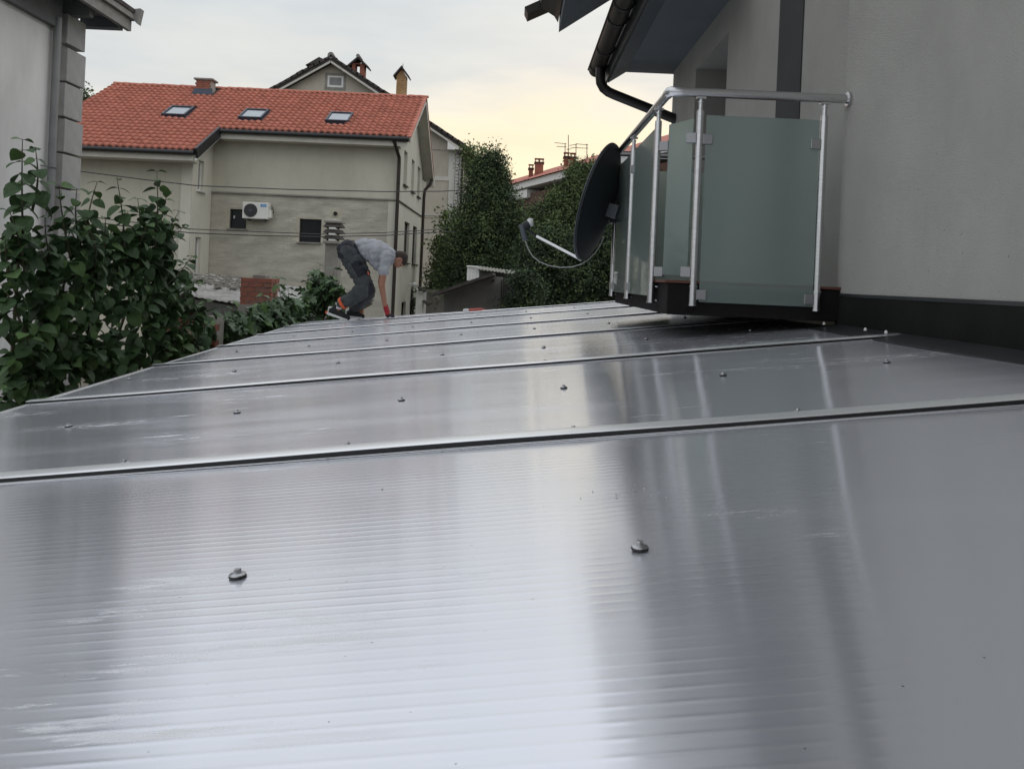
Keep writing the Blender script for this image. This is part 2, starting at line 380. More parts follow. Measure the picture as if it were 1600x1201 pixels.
def joint(Y, dz=0):
    x0 = edgeX(Y) - .015; x1 = WX - .01
    mb = MB(); rub = MB()
    n = 30; prof = [(-.033, .0118), (-.030, .0135), (-.020, .0148), (0, .0158), (.020, .0148), (.030, .0135), (.033, .0118)]
    vs = []; rnd = random.Random(int(Y * 100)); ph = rnd.uniform(0, 6)
    for i in range(n + 1):
        x = x0 + (x1 - x0) * i / n; wob = .0025 * math.sin(x * 2.3 + ph) + .001 * math.sin(x * 6.1 + ph)
        for (dy, h) in prof:
            vs.append((x, Y + dy + wob, rz(x) + h + .0012 * math.sin(x * 4 + ph)))
    m = len(prof)
    fs = [(i * m + j, (i + 1) * m + j, (i + 1) * m + j + 1, i * m + j + 1) for i in range(n) for j in range(m - 1)]
    fs += [tuple(range(m)), tuple(range(n * m + m - 1, n * m - 1, -1))]
    mb.add(vs, fs)
    o = mb.build('joint_bar', M['alu'], roof, smooth=False); o.data.shade_smooth()
    vs = []; prof = [(-.031, .0012), (-.031, .0115), (.031, .0115), (.031, .0012)]
    for i in range(n + 1):
        x = x0 + .006 + (x1 - x0 - .012) * i / n; wob = .0025 * math.sin(x * 2.3 + ph) + .001 * math.sin(x * 6.1 + ph)
        for (dy, h) in prof: vs.append((x, Y + dy + wob, rz(x) + h))
    m = 4; fs = [(i * m + j, (i + 1) * m + j, (i + 1) * m + (j + 1) % m, i * m + (j + 1) % m) for i in range(n) for j in range(m)] + [(0, 1, 2, 3), (n * m + 3, n * m + 2, n * m + 1, n * m)]
    rub.add(vs, fs); rub.build('gasket', M['rubber'], o)
    lip = MB(); vs = []; prof = [(-.042, .0010), (-.042, .0024), (-.0345, .0030), (-.0345, .0010)]
    for i in range(n + 1):
        x = x0 + .006 + (x1 - x0 - .012) * i / n; wob = .0025 * math.sin(x * 2.3 + ph) + .001 * math.sin(x * 6.1 + ph)
        for (dy, h) in prof: vs.append((x, Y + dy + wob, rz(x) + h))
    lip.add(vs, fs); lip.build('lower_lip', M['alu'], o)
for Y in [.26] + JY: joint(Y)
# edge trim along the eaves and the far end
def strip(mb, pts, wd, h0, h1):
    for (a, b) in zip(pts, pts[1:]):
        a, b = Vector(a), Vector(b); d = (b - a).normalized(); s = d.cross(SN).normalized()
        c = (a + b) / 2 + SN * (h0 + h1) / 2
        mb.obox(c, d, s, SN, ((b - a).length / 2, wd / 2, (h1 - h0) / 2))
tr = MB(); pts = [(edgeX(y) - .006, y, rz(edgeX(y))) for y in (-1.2, 2.854, 5, 7.5, 10.15)]
strip(tr, pts, .02, -.018, .003); tr.build('edge_trim', M['alu'], roof)
tr = MB(); pts = [(x, fary(x) + .012, rz(x)) for x in (-2.62, 1.5)]
strip(tr, pts, .028, -.018, .004); tr.build('end_trim', M['alu'], roof)
# screws: dished washer with hex head
def screw_mesh():
    mb = MB(); mb.cur = 1
    def ring(r, z, n=16): return [(r * math.cos(2 * math.pi * i / n), r * math.sin(2 * math.pi * i / n), z) for i in range(n)]
    def loft(rs, n=16):
        vs = []; [vs.extend(ring(r, z, n)) for r, z in rs]
        fs = [(k * n + i, k * n + (i + 1) % n, (k + 1) * n + (i + 1) % n, (k + 1) * n + i) for k in range(len(rs) - 1) for i in range(n)]
        fs.append(tuple(range(len(rs) * n - n, len(rs) * n))); mb.add(vs, fs)
    loft([(.0105, 0), (.0112, .0020), (.0105, .0035)])
    mb.cur = 0
    loft([(.0107, .0036), (.0102, .0047), (.0065, .0060), (.0062, .0062)])
    loft([(.0046, .0062), (.0046, .0104), (.0040, .0111)], 6)
    loft([(.0056, .0060), (.0056, .0070), (.005, .0073)])
    return mb.mesh('screw', [M['screw'], M['rubber']], smooth=True)
sm = screw_mesh(); rnd = random.Random(3)
def screw(x, y):
    ax = Quaternion((0, 1, 0), -.55 * math.atan(RS)) @ Quaternion((0, 0, 1), rnd.uniform(0, 6)) @ Quaternion((1, 0, 0), rnd.uniform(-.02, .02))
    inst('screw', sm, roof, (x, y, rz(x) + .0009), ax)
for k in range(7):
    yb = 1.0 + 1.46 * k
    for x in (-1.84, -1.34, -.83, -.33, .165, .66, 1.17):
        xx = x + rnd.uniform(-.012, .012)
        if k >= 0 and xx > edgeX(yb) + .04 and yb < fary(xx) - .1 and yb > .8 and not (k == 0 and x in (-.83, .66, 1.17, -1.34)): screw(xx, yb + rnd.uniform(-.015, .015))
for Y in JY:
    for x in (-1.84, -1.34, -.84, -.345, .155, .655, 1.2):
        xx = x + rnd.uniform(-.012, .012)
        if xx > edgeX(Y) + .04: screw(xx, Y + .065 + rnd.uniform(-.008, .008))
# support frame below (mostly hidden)
for k in range(4):
    b = MB(); Y = -.5 + 3.3 * k; b.obox(((-2.0 + WX) / 2, Y, rz((-2.0 + WX) / 2) - .075), SD, (0, 1, 0), SN, ((WX + 1.55) / 2, .03, .05)); b.build('rafter', M['timber'], roof)
    b = MB(); b.box((edgeX(Y) + .1, Y - .04, 0), (edgeX(Y) + .18, Y + .04, rz(edgeX(Y)) - .12)); b.build('post', M['timber'], roof)
# drill swarf and crumbs on the sheets
rnd = random.Random(11); mb = MB()
for i in range(55):
    k = rnd.choice([0, 0, 1, 1, 2]); cx, cy = [(-.34, 1.70), (.2, 1.25), (.62, 2.45)][k] if i % 3 else (rnd.uniform(-.9, 1.3), rnd.uniform(.6, 4))
    x, y = cx + rnd.gauss(0, .03), cy + rnd.gauss(0, .02); s = rnd.uniform(.0006, .0013)
    a = rnd.uniform(0, 3.14); mb.obox((x, y, rz(x) + .0015), (math.cos(a), math.sin(a), 0), (-math.sin(a), math.cos(a), 0), (0, 0, 1), (s * rnd.uniform(1, 2.5), s * .6, s * .5))
tag(mb.build('drill_swarf', M['screw']), 'fine metal swarf and crumbs scattered on the polycarbonate sheets', 'debris', kind='stuff')
# ================================================================== sealant tube lying at the far edge
t_ = thing('sealant_tube', (-.47, 9.42, rz(-.47) + .03), 'red tube with a pale cap lying near the far end of the canopy roof', 'tube')
a = Vector((-.56, 9.42, rz(-.56) + .022)); d = Vector((1, 0, RS)).normalized()
MB().tube([a + d * .07, a + d * .22], .017, 12).build('barrel', M['redp'], t_, smooth=True)
MB().tube([a + d * .0, a + d * .012, a + d * .055, a + d * .068], [.012, .020, .020, .014], 12).build('cap', M['white'], t_, smooth=True)
MB().tube([a + d * .22, a + d * .235, a + d * .26], [.012, .008, .005], 10).build('nozzle', M['redp'], t_, smooth=True)

# ================================================================== right building
rb = thing('grey_house', (1.6, 2, 0), 'grey rendered house with dark plinth, eaves and gutter along the right edge', 'house')
XN, XF, YC, YE = 1.56, 1.62, 3.84, 8.5
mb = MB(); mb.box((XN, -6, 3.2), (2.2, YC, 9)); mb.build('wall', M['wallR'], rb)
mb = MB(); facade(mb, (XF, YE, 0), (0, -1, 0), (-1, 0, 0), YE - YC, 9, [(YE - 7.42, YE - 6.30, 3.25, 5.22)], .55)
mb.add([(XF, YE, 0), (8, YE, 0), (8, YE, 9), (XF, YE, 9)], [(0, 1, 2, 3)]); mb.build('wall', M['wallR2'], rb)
MB().box((XF + .56, 6.2, 3.2), (XF + .6, 7.5, 5.3)).build('balcony_door', M['dark'], rb)
MB().box((XF + .20, 6.305, 3.26), (XF + .27, 6.36, 5.21)).build('door_frame', M['black'], rb)
MB().box((XN - .004, -6, 2.6), (2.2, YC, 3.197)).build('plinth', M['plinth'], rb)
MB().box((XN - .006, -6, 3.185), (XN + .05, YC, 3.199)).build('drip_edge', M['flash'], rb)
mb = MB(); mb.box((XF - .008, 4.62, 3.1), (XF + .1, 5.04, 8)); mb.build('pilaster', M['pilas'], rb)
mb = MB(); mb.add([(WX - .135, -2, rz(WX - .135) + .004), (WX - .003, -2, rz(WX) + .014), (WX - .003, YC - .02, rz(WX) + .014), (WX - .135, YC - .02, rz(WX - .135) + .004),
                   (WX - .135, -2, rz(WX - .135) + .001), (WX - .135, YC - .02, rz(WX - .135) + .001)], [(0, 1, 2, 3), (0, 3, 5, 4)]); mb.build('flashing', M['flash'], rb)
for (x, y) in ((1.49, 3.80), (1.492, 3.36), (1.495, 3.18)):
    o = MB(); o.tube([(x, y, rz(x) + .018), (x, y, rz(x) + .026), (x, y, rz(x) + .031)], [.0065, .0065, .003], 8).build('flashing_screw', M['white'], rb, smooth=True)
# lower eaves
e0 = at(950, 130, 8.6); e1 = at(978, 113, 8.6)
mb = MB()
sec = [(XF + .2, e1.z), (e1.x, e1.z), (e0.x, e0.z), (e0.x - .01, e0.z + .05), (e1.x, e1.z + .28), (XF + .2, e1.z + .5)]
mb.prism([(x, 8.6, z) for x, z in sec], (0, -3.0, 0)); mb.build('eaves', M['soffit'], rb)
MB().box((e0.x - .035, 5.6, e0.z - .01), (e0.x - .012, 8.62, e0.z + .17)).build('fascia_board', M['flash'], rb)
gx, gz, gr = e0.x - .125, e0.z + .155, .085
mb = MB(); n = 10; arc = [(gx + gr * math.cos(math.pi + math.pi * i / n), gz + gr * math.sin(math.pi + math.pi * i / n)) for i in range(n + 1)]
vs = []; fs = []
for Y in (5.6, 8.66):
    for (x, z) in arc: vs.append((x, Y, z))
m = n + 1; fs = [(i, i + 1, m + i + 1, m + i) for i in range(n)] + [tuple(range(m)), tuple(range(2 * m - 1, m - 1, -1))]
mb.add(vs, fs); mb.tube([(gx - gr, 5.6, gz), (gx - gr, 8.68, gz)], .011, 8)
gut = mb.build('gutter', M['gutter'], rb, smooth=True)
for Y in (5.7, 6.1, 6.5, 6.9, 7.8, 8.45):
    b = MB(); b.tube([(gx + (gr + .004) * math.cos(math.pi + math.pi * i / n), Y, gz + (gr + .004) * math.sin(math.pi + math.pi * i / n)) for i in range(n + 1)], .007, 6); b.build('gutter_bracket', M['black'], gut, smooth=True)
p0 = Vector((gx + .01, 8.3, gz - .06)); w0 = at(1050, 183, 8.3)
pts = [p0, p0 + Vector((0, 0, -.10)), p0 + Vector((.008, 0, -.17)), p0 + Vector((.04, 0, -.225)), p0 + Vector((.09, 0, -.262)), p0 + Vector((.16, 0, -.29)), Vector((XF + .03, 8.3, w0.z - .03))]
MB().tube(pts, .052, 14).build('downpipe', M['gutter'], rb, smooth=True)
# upper roof corner
UY = 7.5; u0 = at(873, 51, UY); sl = math.tan(R(34.6))
mb = MB(); X2 = u0.x + 2.2; mb.prism([(u0.x, UY, u0.z), (X2, UY, u0.z + (X2 - u0.x) * sl), (X2, UY, u0.z + (X2 - u0.x) * sl + .22), (u0.x, UY, u0.z + .30)], (0, -1.3, 0)); mb.build('upper_eaves', M['soffit'], rb)
mb = MB(); X3 = u0.x - .14; mb.prism([(X3 + .13, UY + .002, u0.z + .09), (X3 + .137, UY + .002, u0.z + .30), (X3 - .06, UY + .002, u0.z + .30), (X3 - .04, UY + .002, u0.z + .22), (X3 + .03, UY + .002, u0.z + .185), (X3 + .09, UY + .002, u0.z + .15)], (0, -1.3, 0)); mb.build('upper_gutter', M['gutter'], rb)
q0, q1 = at(823, 28, UY + .1), at(848, 17, UY + .1)
mb = MB(); d = (q1 - q0).normalized(); mb.obox((q0 + q1) / 2 + Vector((.02, 0, .045)), d, (0, 1, 0), d.cross(Vector((0, 1, 0))), (.115, .12, .035)); mb.build('eaves_tile', M['gutter'], rb)
mb = MB(); mb.prism([(X3 - .05, UY, u0.z + .31), (X2, UY, u0.z + (X2 - X3) * sl + .25), (X2, UY, u0.z + (X2 - X3) * sl + .33), (X3 - .05, UY, u0.z + .39)], (0, -1.3, 0)); mb.build('upper_roof', M['tiledark'], rb)

MB().box((.30, -6, 8.6), (5, 8.9, 8.75)).build('added_reflection_soffit', M['reflsoff'], rb)  # unseen overhang, added so the canopy sheets reflect something pale
MB().prism([(.26, 8.95, 8.76), (6, 8.95, 11.0), (6, 8.95, 11.15), (.26, 8.95, 8.92)], (0, -15, 0)).build('unseen_main_roof', M['tiledark'], rb)  # out of view, closes the added overhang from above

# ================================================================== balcony
bx, by0, by1 = .71, 3.82, 5.68
bal = thing('balcony', (1.1, 4.7, 3.1), 'small corner balcony slab railed with steel tubes and frosted green glass', 'balcony')
MB().box((bx + .03, by0 - .02, 3.065), (XF - .003, by1 + .02, 3.215)).build('slab', M['slab'], bal, bevel=.006)
MB().box((bx + .015, by0 - .03, 3.2155), (XF - .004, by1 + .03, 3.229)).build('tile_edge', M['terra'], bal, bevel=.003)
RZ = 4.12
mb = MB()
mb.tube([(bx + .035, by0 - .03, RZ), (XN - .01, by0 - .03, RZ)], .0215, 20)
mb.build('handrail', M['steel'], bal, smooth=True)
mb = MB(); mb.tube([(bx, by0 + .005, RZ), (bx, by1, RZ)], .0215, 20); mb.build('handrail', M['steel'], bal, smooth=True)
mb = MB(); mb.tube([(bx + .005, by1, RZ), (XF - .01, by1, RZ)], .0215, 20); mb.build('handrail', M['steel'], bal, smooth=True)
mb = MB(); mb.tube([(bx, by0 + .035, RZ), (bx, by0 + .005, RZ), (bx, by0 - .012, RZ), (bx + .008, by0 - .026, RZ), (bx + .026, by0 - .03, RZ), (bx + .06, by0 - .03, RZ)], .0245, 20); mb.build('rail_elbow', M['steel'], bal, smooth=True)
mb = MB(); mb.tube([(XN - .012, by0 - .03, RZ), (XN - .002, by0 - .03, RZ)], .034, 20); mb.build('wall_flange', M['steel'], bal, smooth=True)
def post(x, y, zb=3.115, nx=0, ny=-1):
    mb = MB(); mb.tube([(x, y, zb), (x, y, RZ - .085)], .0172, 18); p = mb.build('post', M['steel'], bal, smooth=True)
    mb = MB(); mb.tube([(x, y, RZ - .086), (x, y, RZ - .05), (x, y, RZ - .038)], [.0105, .0105, .0105], 12)
    mb.tube([(x, y, RZ - .048), (x, y, RZ - .041)], .0145, 12); mb.box((x - .022, y - .012, RZ - .030), (x + .022, y + .012, RZ - .020)); mb.tube([(x, y, RZ - .04), (x, y, RZ - .02)], .008, 10); mb.build('rail_saddle', M['steel'], p, smooth=True)
    mb = MB(); mb.tube([(x, y, zb), (x, y, zb + .09)], .0195, 18); mb.tube([(x, y, zb + .085), (x, y, zb + .091)], .0225, 18); mb.tube([(x, y, zb - .004), (x, y, zb + .004)], .0225, 18)
    # side bracket loop to the slab
    q = Vector((-nx, -ny, 0)) * .03; c = Vector((x, y, 0))
    mb.tube([c + Vector((0, 0, zb + .082)), c + q + Vector((0, 0, zb + .082)), c + q * 1.5 + Vector((0, 0, zb + .07)), c + q * 1.6 + Vector((0, 0, zb + .045)), c + q * 1.5 + Vector((0, 0, zb + .02)), c + q + Vector((0, 0, zb + .006)), c + Vector((0, 0, zb + .006))], .006, 8)
    mb.build('post_bracket', M['steel'], p, smooth=True)
    return p
def clamp(x, y, z, d, par):
    d = Vector(d).normalized(); s = Vector((-d.y, d.x, 0))
    mb = MB(); mb.obox(Vector((x, y, z)) + d * .0375, d, s, (0, 0, 1), (.024, .0125, .024)); mb.build('glass_clamp', M['satin'], par, bevel=.003)
pf1 = post(.858, by0 - .03); pf2 = post(1.445, by0 - .03); ps1 = post(bx, 4.07, nx=-1, ny=0); ps2 = post(bx, 4.90, nx=-1, ny=0); ps3 = post(bx, by1 - .02, nx=-1, ny=0)
for z in (3.90, 3.185):
    clamp(.858, by0 - .03, z - (.02 if z < 3.5 else 0), (1, 0, 0), pf1); clamp(1.445, by0 - .03, z - (.02 if z < 3.5 else 0), (-1, 0, 0), pf2)
    clamp(bx, 4.07, z, (0, 1, 0), ps1); clamp(bx, 4.90, z, (0, -1, 0), ps2); clamp(bx, 4.90, z, (0, 1, 0), ps2); clamp(bx, by1 - .02, z, (0, -1, 0), ps3)
cdv = Vector((.858 - bx, by0 - .03 - 4.07, 0)).normalized()
for z in (3.905, 3.27):
    clamp(.858, by0 - .03, z, (-1, .25, 0), pf1); clamp(bx, 4.07, z, (cdv.x + .9, cdv.y, 0), ps1)
def pane(a, b, z0, z1, label=None):
    a, b = Vector(a), Vector(b); d = (b - a).normalized(); s = Vector((-d.y, d.x, 0)); c = (a + b) / 2
    mb = MB(); mb.obox((c.x, c.y, (z0 + z1) / 2), d, s, (0, 0, 1), ((b - a).length / 2, .004, (z1 - z0) / 2)); o = mb.build('glass_panel', M['frost'], bal, bevel=.001)
    if label: o['label'] = label
pane((.888, by0 - .03, 0), (1.425, by0 - .03, 0), 3.13, 4.015, 'wide frosted glass panel facing the camera')
pane((.760, 4.03, 0), (.842, by0 + .03, 0), 3.255, 4.01, 'narrow frosted glass corner panel')
pane((bx, 4.10, 0), (bx, 4.87, 0), 3.145, 4.01)
pane((bx, 4.93, 0), (bx, by1 - .05, 0), 3.145, 4.01)
pane((bx + .04, by1, 0), (1.5, by1, 0), 3.20, 4.01)

# ================================================================== satellite dish
dc = at(934, 316, 5.42)
nrm = Vector((-.89, .34, .25)).normalized()
sat = thing('satellite_dish', dc + Vector((.1, 0, -.1)), 'dark satellite dish seen almost edge-on, clamped to the balcony corner post', 'satellite dish')
ax = nrm.cross(Vector((0, 0, 1))).normalized(); ay = ax.cross(nrm).normalized()
if ay.z < 0: ay = -ay
mb = MB(); nr, na = 8, 40; vs = []; R0a, R0b = .375, .405
for side in (0, 1):
    for i in range(nr + 1):
        f = i / nr
        for j in range(na):
            a = 2 * math.pi * j / na
            vs.append(dc + (ax * math.cos(a) * R0a + ay * math.sin(a) * R0b) * f + nrm * (.085 * (f * f - 1) - side * (.004 if i < nr else .012)))
fs = []
for side in (0, 1):
    k = side * (nr + 1) * na
    for i in range(nr):
        for j in range(na): fs.append((k + i * na + j, k + i * na + (j + 1) % na, k + (i + 1) * na + (j + 1) % na, k + (i + 1) * na + j))
k = (nr + 1) * na
for j in range(na): fs.append((nr * na + j, nr * na + (j + 1) % na, k + nr * na + (j + 1) % na, k + nr * na + j))
mb.add(vs, fs); mb.build('reflector', M['dish'], sat, smooth=True)
mb = MB(); mb.tube([dc + nrm * .002 + (ax * math.cos(2 * math.pi * j / 40) * R0a + ay * math.sin(2 * math.pi * j / 40) * R0b) for j in range(41)], .0055, 6, cap=False); mb.build('rim', M['dishf'], sat, smooth=True)
bk = dc - nrm * .12; pp = Vector((bx, by1 - .02, bk.z - .03))
mb = MB(); mb.obox(bk - ay * .03, nrm, ax, ay, (.035, .035, .045)); mb.tube([bk - nrm * .02, Vector((pp.x - .03, bk.y, pp.z)), pp], .02, 10)
mb.box((pp.x - .035, pp.y - .035, pp.z - .06), (pp.x + .035, pp.y + .035, pp.z + .06)); mb.build('mount_bracket', M['dishf'], sat, bevel=.004)
l0 = at(909, 406, 5.50); l1 = at(838, 369, 5.62)
mb = MB(); d = (l1 - l0).normalized(); s1 = d.cross(Vector((0, 1, 0))).normalized(); mb.obox((l0 + l1) / 2, d, s1, d.cross(s1), ((l1 - l0).length / 2, .0095, .0095)); mb.build('arm', M['steel'], sat, bevel=.003)
mb = MB(); c1, c2 = at(815, 350, 5.62), at(821, 376, 5.62); mb.tube([c1, c1 + (c2 - c1) * .06, c2], [.018, .022, .020], 12); mb.build('lnb', M['lnb'], sat, smooth=True)
mb = MB(); c1, c2 = at(822, 352, 5.62), at(831, 348, 5.62); mb.tube([at(817, 356, 5.62), c1, at(827, 350, 5.62)], [.018, .032, .030], 14); mb.tube([at(824, 358, 5.62), l1], .010, 8); mb.build('feed_neck', M['dish'], sat, smooth=True)
mb = MB(); mb.tube([at(826, 349, 5.62), at(830, 347, 5.62), at(833, 346.5, 5.62)], [.028, .031, .022], 16); mb.build('feed_cap', M['white'], sat, smooth=True)
mb = MB(); cp = [(821, 377), (825, 388), (832, 400), (843, 409), (858, 415), (876, 418), (894, 417), (908, 413), (920, 405), (930, 395), (938, 383), (944, 369)]
mb.tube([at(x, y, 5.60 - .012 * i) for i, (x, y) in enumerate(cp)], .0042, 6); mb.build('coax_cable', M['cable'], sat, smooth=True)

# ================================================================== left building
lb = thing('plaster_house', (-8, 8, 0), 'white plastered house corner with grey quoin blocks at the left edge', 'house')
MB().box((-12, 4.5, 0), (-6.10, 10.98, 6.62)).build('wall', M['plastL'], lb)
MB().box((-6.10, 4.5, 6.20), (-6.02, 10.45, 6.618)).build('wall_plate', M['timber'], lb)
qz = 6.36; k = 0
qm = MB(); qm.box((-.06, -.225, -.215), (.06, .225, .215)); 
qme = qm.mesh('quoin_block', M['quoin'])
qh = .467
for k in range(14):
    z = 6.22 - k * qh
    o = inst('quoin_block', qme, lb, (-6.045 + random.uniform(-.006, .006), 10.76 + random.uniform(-.01, .01) + (.02 if k % 2 else 0), z + .02), Quaternion((1, 0, 0), random.uniform(-.008, .008)))
    o.scale = (1, random.uniform(.98, 1.02), 1.02 if k else .9)
    bv = o.modifiers.new('bevel', 'BEVEL'); bv.width = .008; bv.segments = 2
MB().box((-6.12, 10.5, 0), (-6.08, 10.56, 6.3)).build('corner_strip', M['white'], lb)
mb = MB(); mb.tube([(-6.02, 10.36, 0), (-6.02, 10.36, 6.32)], .05, 12); dp = mb.build('downpipe', M['pipeg'], lb, smooth=True)
mb = MB(); z = at(80, 262, 10.36).z; mb.tube([(-6.15, 10.36 - .12, z + .02), (-6.0, 10.36 - .07, z), (-5.955, 10.36, z), (-6.0, 10.36 + .07, z), (-6.08, 10.48, z)], .008, 6); mb.build('pipe_bracket', M['timber'], dp)
# eaves
MB().box((-6.4, 4.5, 6.62), (-5.66, 11.35, 6.64)).build('soffit', M['timber'], lb)
mb = MB(); mb.box((-5.66, 4.5, 6.50), (-5.60, 11.45, 6.655)); mb.build('fascia_board', M['fascia'], lb)
mb = MB(); mb.box((-5.66, 4.5, 6.66), (-5.55, 11.5, 6.74)); mb.build('eaves_board', M['fascia'], lb)
mb = MB(); mb.prism([(-5.53, 11.5, 6.745), (-12, 11.5, 9.6), (-12, 11.5, 9.7), (-5.53, 11.5, 6.80)], (0, -7, 0)); mb.build('roof', M['tiledark'], lb)
for Y in (5.4, 6.9, 8.0, 9.3, 10.6):
    mb = MB(); mb.box((-6.5, Y - .05, 6.42), (-5.72, Y + .05, 6.618)); mb.build('rafter_tail', M['timber'], lb)
MB().box((-6.2, 11.20, 6.47), (-5.665, 11.34, 6.615)).build('end_boarding', M['soffit'], lb)
mb = MB(); mb.prism([(-5.60, 11.52, 6.70), (-5.50, 11.52, 6.60), (-5.46, 11.52, 6.82), (-5.60, 11.52, 6.80)], (0, -.12, 0)); mb.build('gutter_end', M['fascia'], lb)

# ================================================================== main house with red roof
hs = thing('red_roofed_house', (-8, 28, 0), 'beige house with bright red tiled roof, three skylights and a wall air conditioner', 'house')
YF, YW, YR, YB = 25.0, 23.5, 28.2, 31.55
XL, XM, XR = -14.0, -9.5, -3.7
LZ = 5.52
mb = MB()
facade(mb, (XM, YF, LZ), (1, 0, 0), (0, -1, 0), XR - XM, 7.45 - LZ, [], .1)
mb.build('wall', M['house'], hs)
mb = MB()
facade(mb, (XM, YF + .03, 0), (1, 0, 0), (0, -1, 0), XR - XM, LZ, [(-8.91 - XM, -8.38 - XM, 4.40, 5.01), (-6.72 - XM, -6.03 - XM, 4.07, 4.80)], .14)
mb.build('wall', M['mortar'], hs)
# limewashed brick courses proud of the mortar, joined
mb = MB(); rnd = random.Random(5); z = 1.2; r = 0
holes = [(-8.93, -8.36, 4.38, 5.03), (-6.74, -6.01, 4.05, 4.82), (-5.68, -5.50, 4.90, 5.10)]
while z < LZ - .07:
    x = XM + .01 - (.13 if r % 2 else 0)
    while x < XR - .28:
        x0, x1 = max(x, XM + .005), x + .245
        if not any(h[0] < x1 and h[1] > x0 and h[2] < z + .062 and h[3] > z for h in holes):
            p = rnd.uniform(.001, .009); mb.box((x0, YF + .03 - p, z), (x1, YF + .045, z + .062))
        x += .256
    z += .073; r += 1
mb.build('brick_courses', M['hbrick'], hs, kind='stuff')
MB().box((XR - .27, YF + .012, 0), (XR - .002, YF + .06, LZ - .05)).build('corner_render', M['house2'], hs)
MB().box((XM + .002, YF - .035, LZ - .03), (XR + .03, YF + .02, LZ + .015)).build('ledge', M['conc'], hs)
MB().box((XR - .01, YF - .03, LZ - .03), (XR + .035, YB, LZ + .015)).build('ledge', M['brown'], hs)
# side wall
def yz(y0, y1, z0, z1): return (y0 - YF, y1 - YF, z0, z1)
sw = [yz(26.2, 27.0, 6.15, 7.28), yz(28.15, 28.95, 6.15, 7.28), yz(29.95, 30.8, 6.15, 7.28), yz(27.0, 28.3, 3.6, 5.0), yz(29.3, 30.5, 3.6, 5.0), yz(27.1, 28.2, .9, 2.25), yz(29.4, 30.6, .9, 2.25)]
mb = MB(); facade(mb, (XR, YF, 0), (0, 1, 0), (1, 0, 0), YB - YF, 7.4, sw, .16)
mb.add([(XR, YF, 7.4), (XR, YB, 7.4), (XR, YR, 9.28)], [(0, 1, 2)])
mb.add([(XR, YB, 0), (XL, YB, 0), (XL, YB, 7.4), (XR, YB, 7.4)], [(0, 1, 2, 3)])
mb.build('wall', M['house2'], hs)
def window(par, o, u, n, hole, depth, fm, gm, sill=True, bars=1, sm='white', t=.035):
    o, u, n = Vector(o), Vector(u), Vector(n); up = Vector((0, 0, 1)); a, b, c, d = hole
    ctr = o + u * (a + b) / 2 + up * (c + d) / 2 - n * depth; W, H = (b - a) / 2, (d - c) / 2
    f = MB()
    for s in (-1, 1):
        f.obox(ctr + u * s * (W - t / 2 - .002), u, n, up, (t / 2, .03, H - .002)); f.obox(ctr + up * s * (H - t / 2 - .003), u, n, up, (W - t - .003, .028, t / 2))
    if bars: f.obox(ctr, u, n, up, (t / 2.4, .026, H - t - .004))
    fr = f.build('window', fm, par)
    gl = MB(); gl.obox(ctr - n * .01, u, n, up, (W - .004, .006, H - .004)); gl.build('pane', gm, fr)
    if sill:
        s_ = MB(); s_.obox(o + u * (a + b) / 2 + up * (c - .02) + n * .03, u, n, up, (W + .05, .05, .018)); s_.build('sill', M[sm], fr)
for i, h in enumerate(sw):
    window(hs, (XR, YF, 0), (0, 1, 0), (1, 0, 0), h, .12, M['brown'] if i > 2 else M['trimw'], M['glassw'] if i < 5 else M['glassd'], True, sm='brown')
for h in ((-8.91 - XM, -8.38 - XM, 4.40, 5.01), (-6.72 - XM, -6.03 - XM, 4.07, 4.80)):
    window(hs, (XM, YF + .03, 0), (1, 0, 0), (0, -1, 0), h, .10, M['black'], M['glassd'], True, bars=0, sm='conc')
# pale reflection in the left pane, put in as a small white cylinder
MB().tube([(-8.79, YF + .10, 4.72), (-8.79, YF + .10, 4.80)], .022, 8).build('pane_reflection', M['white'], hs)
mb = MB(); mb.tube([(-5.60, YF + .05, 5.0), (-5.60, YF - .03, 5.0)], .065, 14, cap=False); vt = mb.build('vent_pipe', M['conc'], hs, smooth=True)
MB().tube([(-5.60, YF + .02, 5.0), (-5.60, YF + .01, 5.0)], .06, 14).build('vent_hole', M['dark'], vt)
# left wing
mb = MB(); facade(mb, (XL, YW, 0), (1, 0, 0), (0, -1, 0), XM - XL - .32, 6.5, []); mb.build('wall', M['house'], hs)
MB().box((XM - .32, YW - .034, 0), (XM - .004, YW + .02, 6.42)).build('corner_render', M['house2'], hs)
wh = [(.42, .84, 5.45, 6.35), (.42, .86, 2.6, 4.05)]
mb = MB(); facade(mb, (XM, YW - .03, 0), (0, 1, 0), (1, 0, 0), YF - YW + .03, 6.4, wh, .14); mb.add([(XM, YW - .03, 6.4), (XM, YF, 6.4), (XM, YF, 7.45), (XM, YW - .03, 6.60)], [(0, 1, 2, 3)]); mb.build('wall', M['house2'], hs)
for h in wh: window(hs, (XM, YW - .03, 0), (0, 1, 0), (1, 0, 0), h, .11, M['white'], M['glassw'], True, bars=1)
MB().box((XM + .002, YW + .3, 5.40), (XM + .08, YW + .95, 5.425)).build('window_ledge', M['white'], hs)
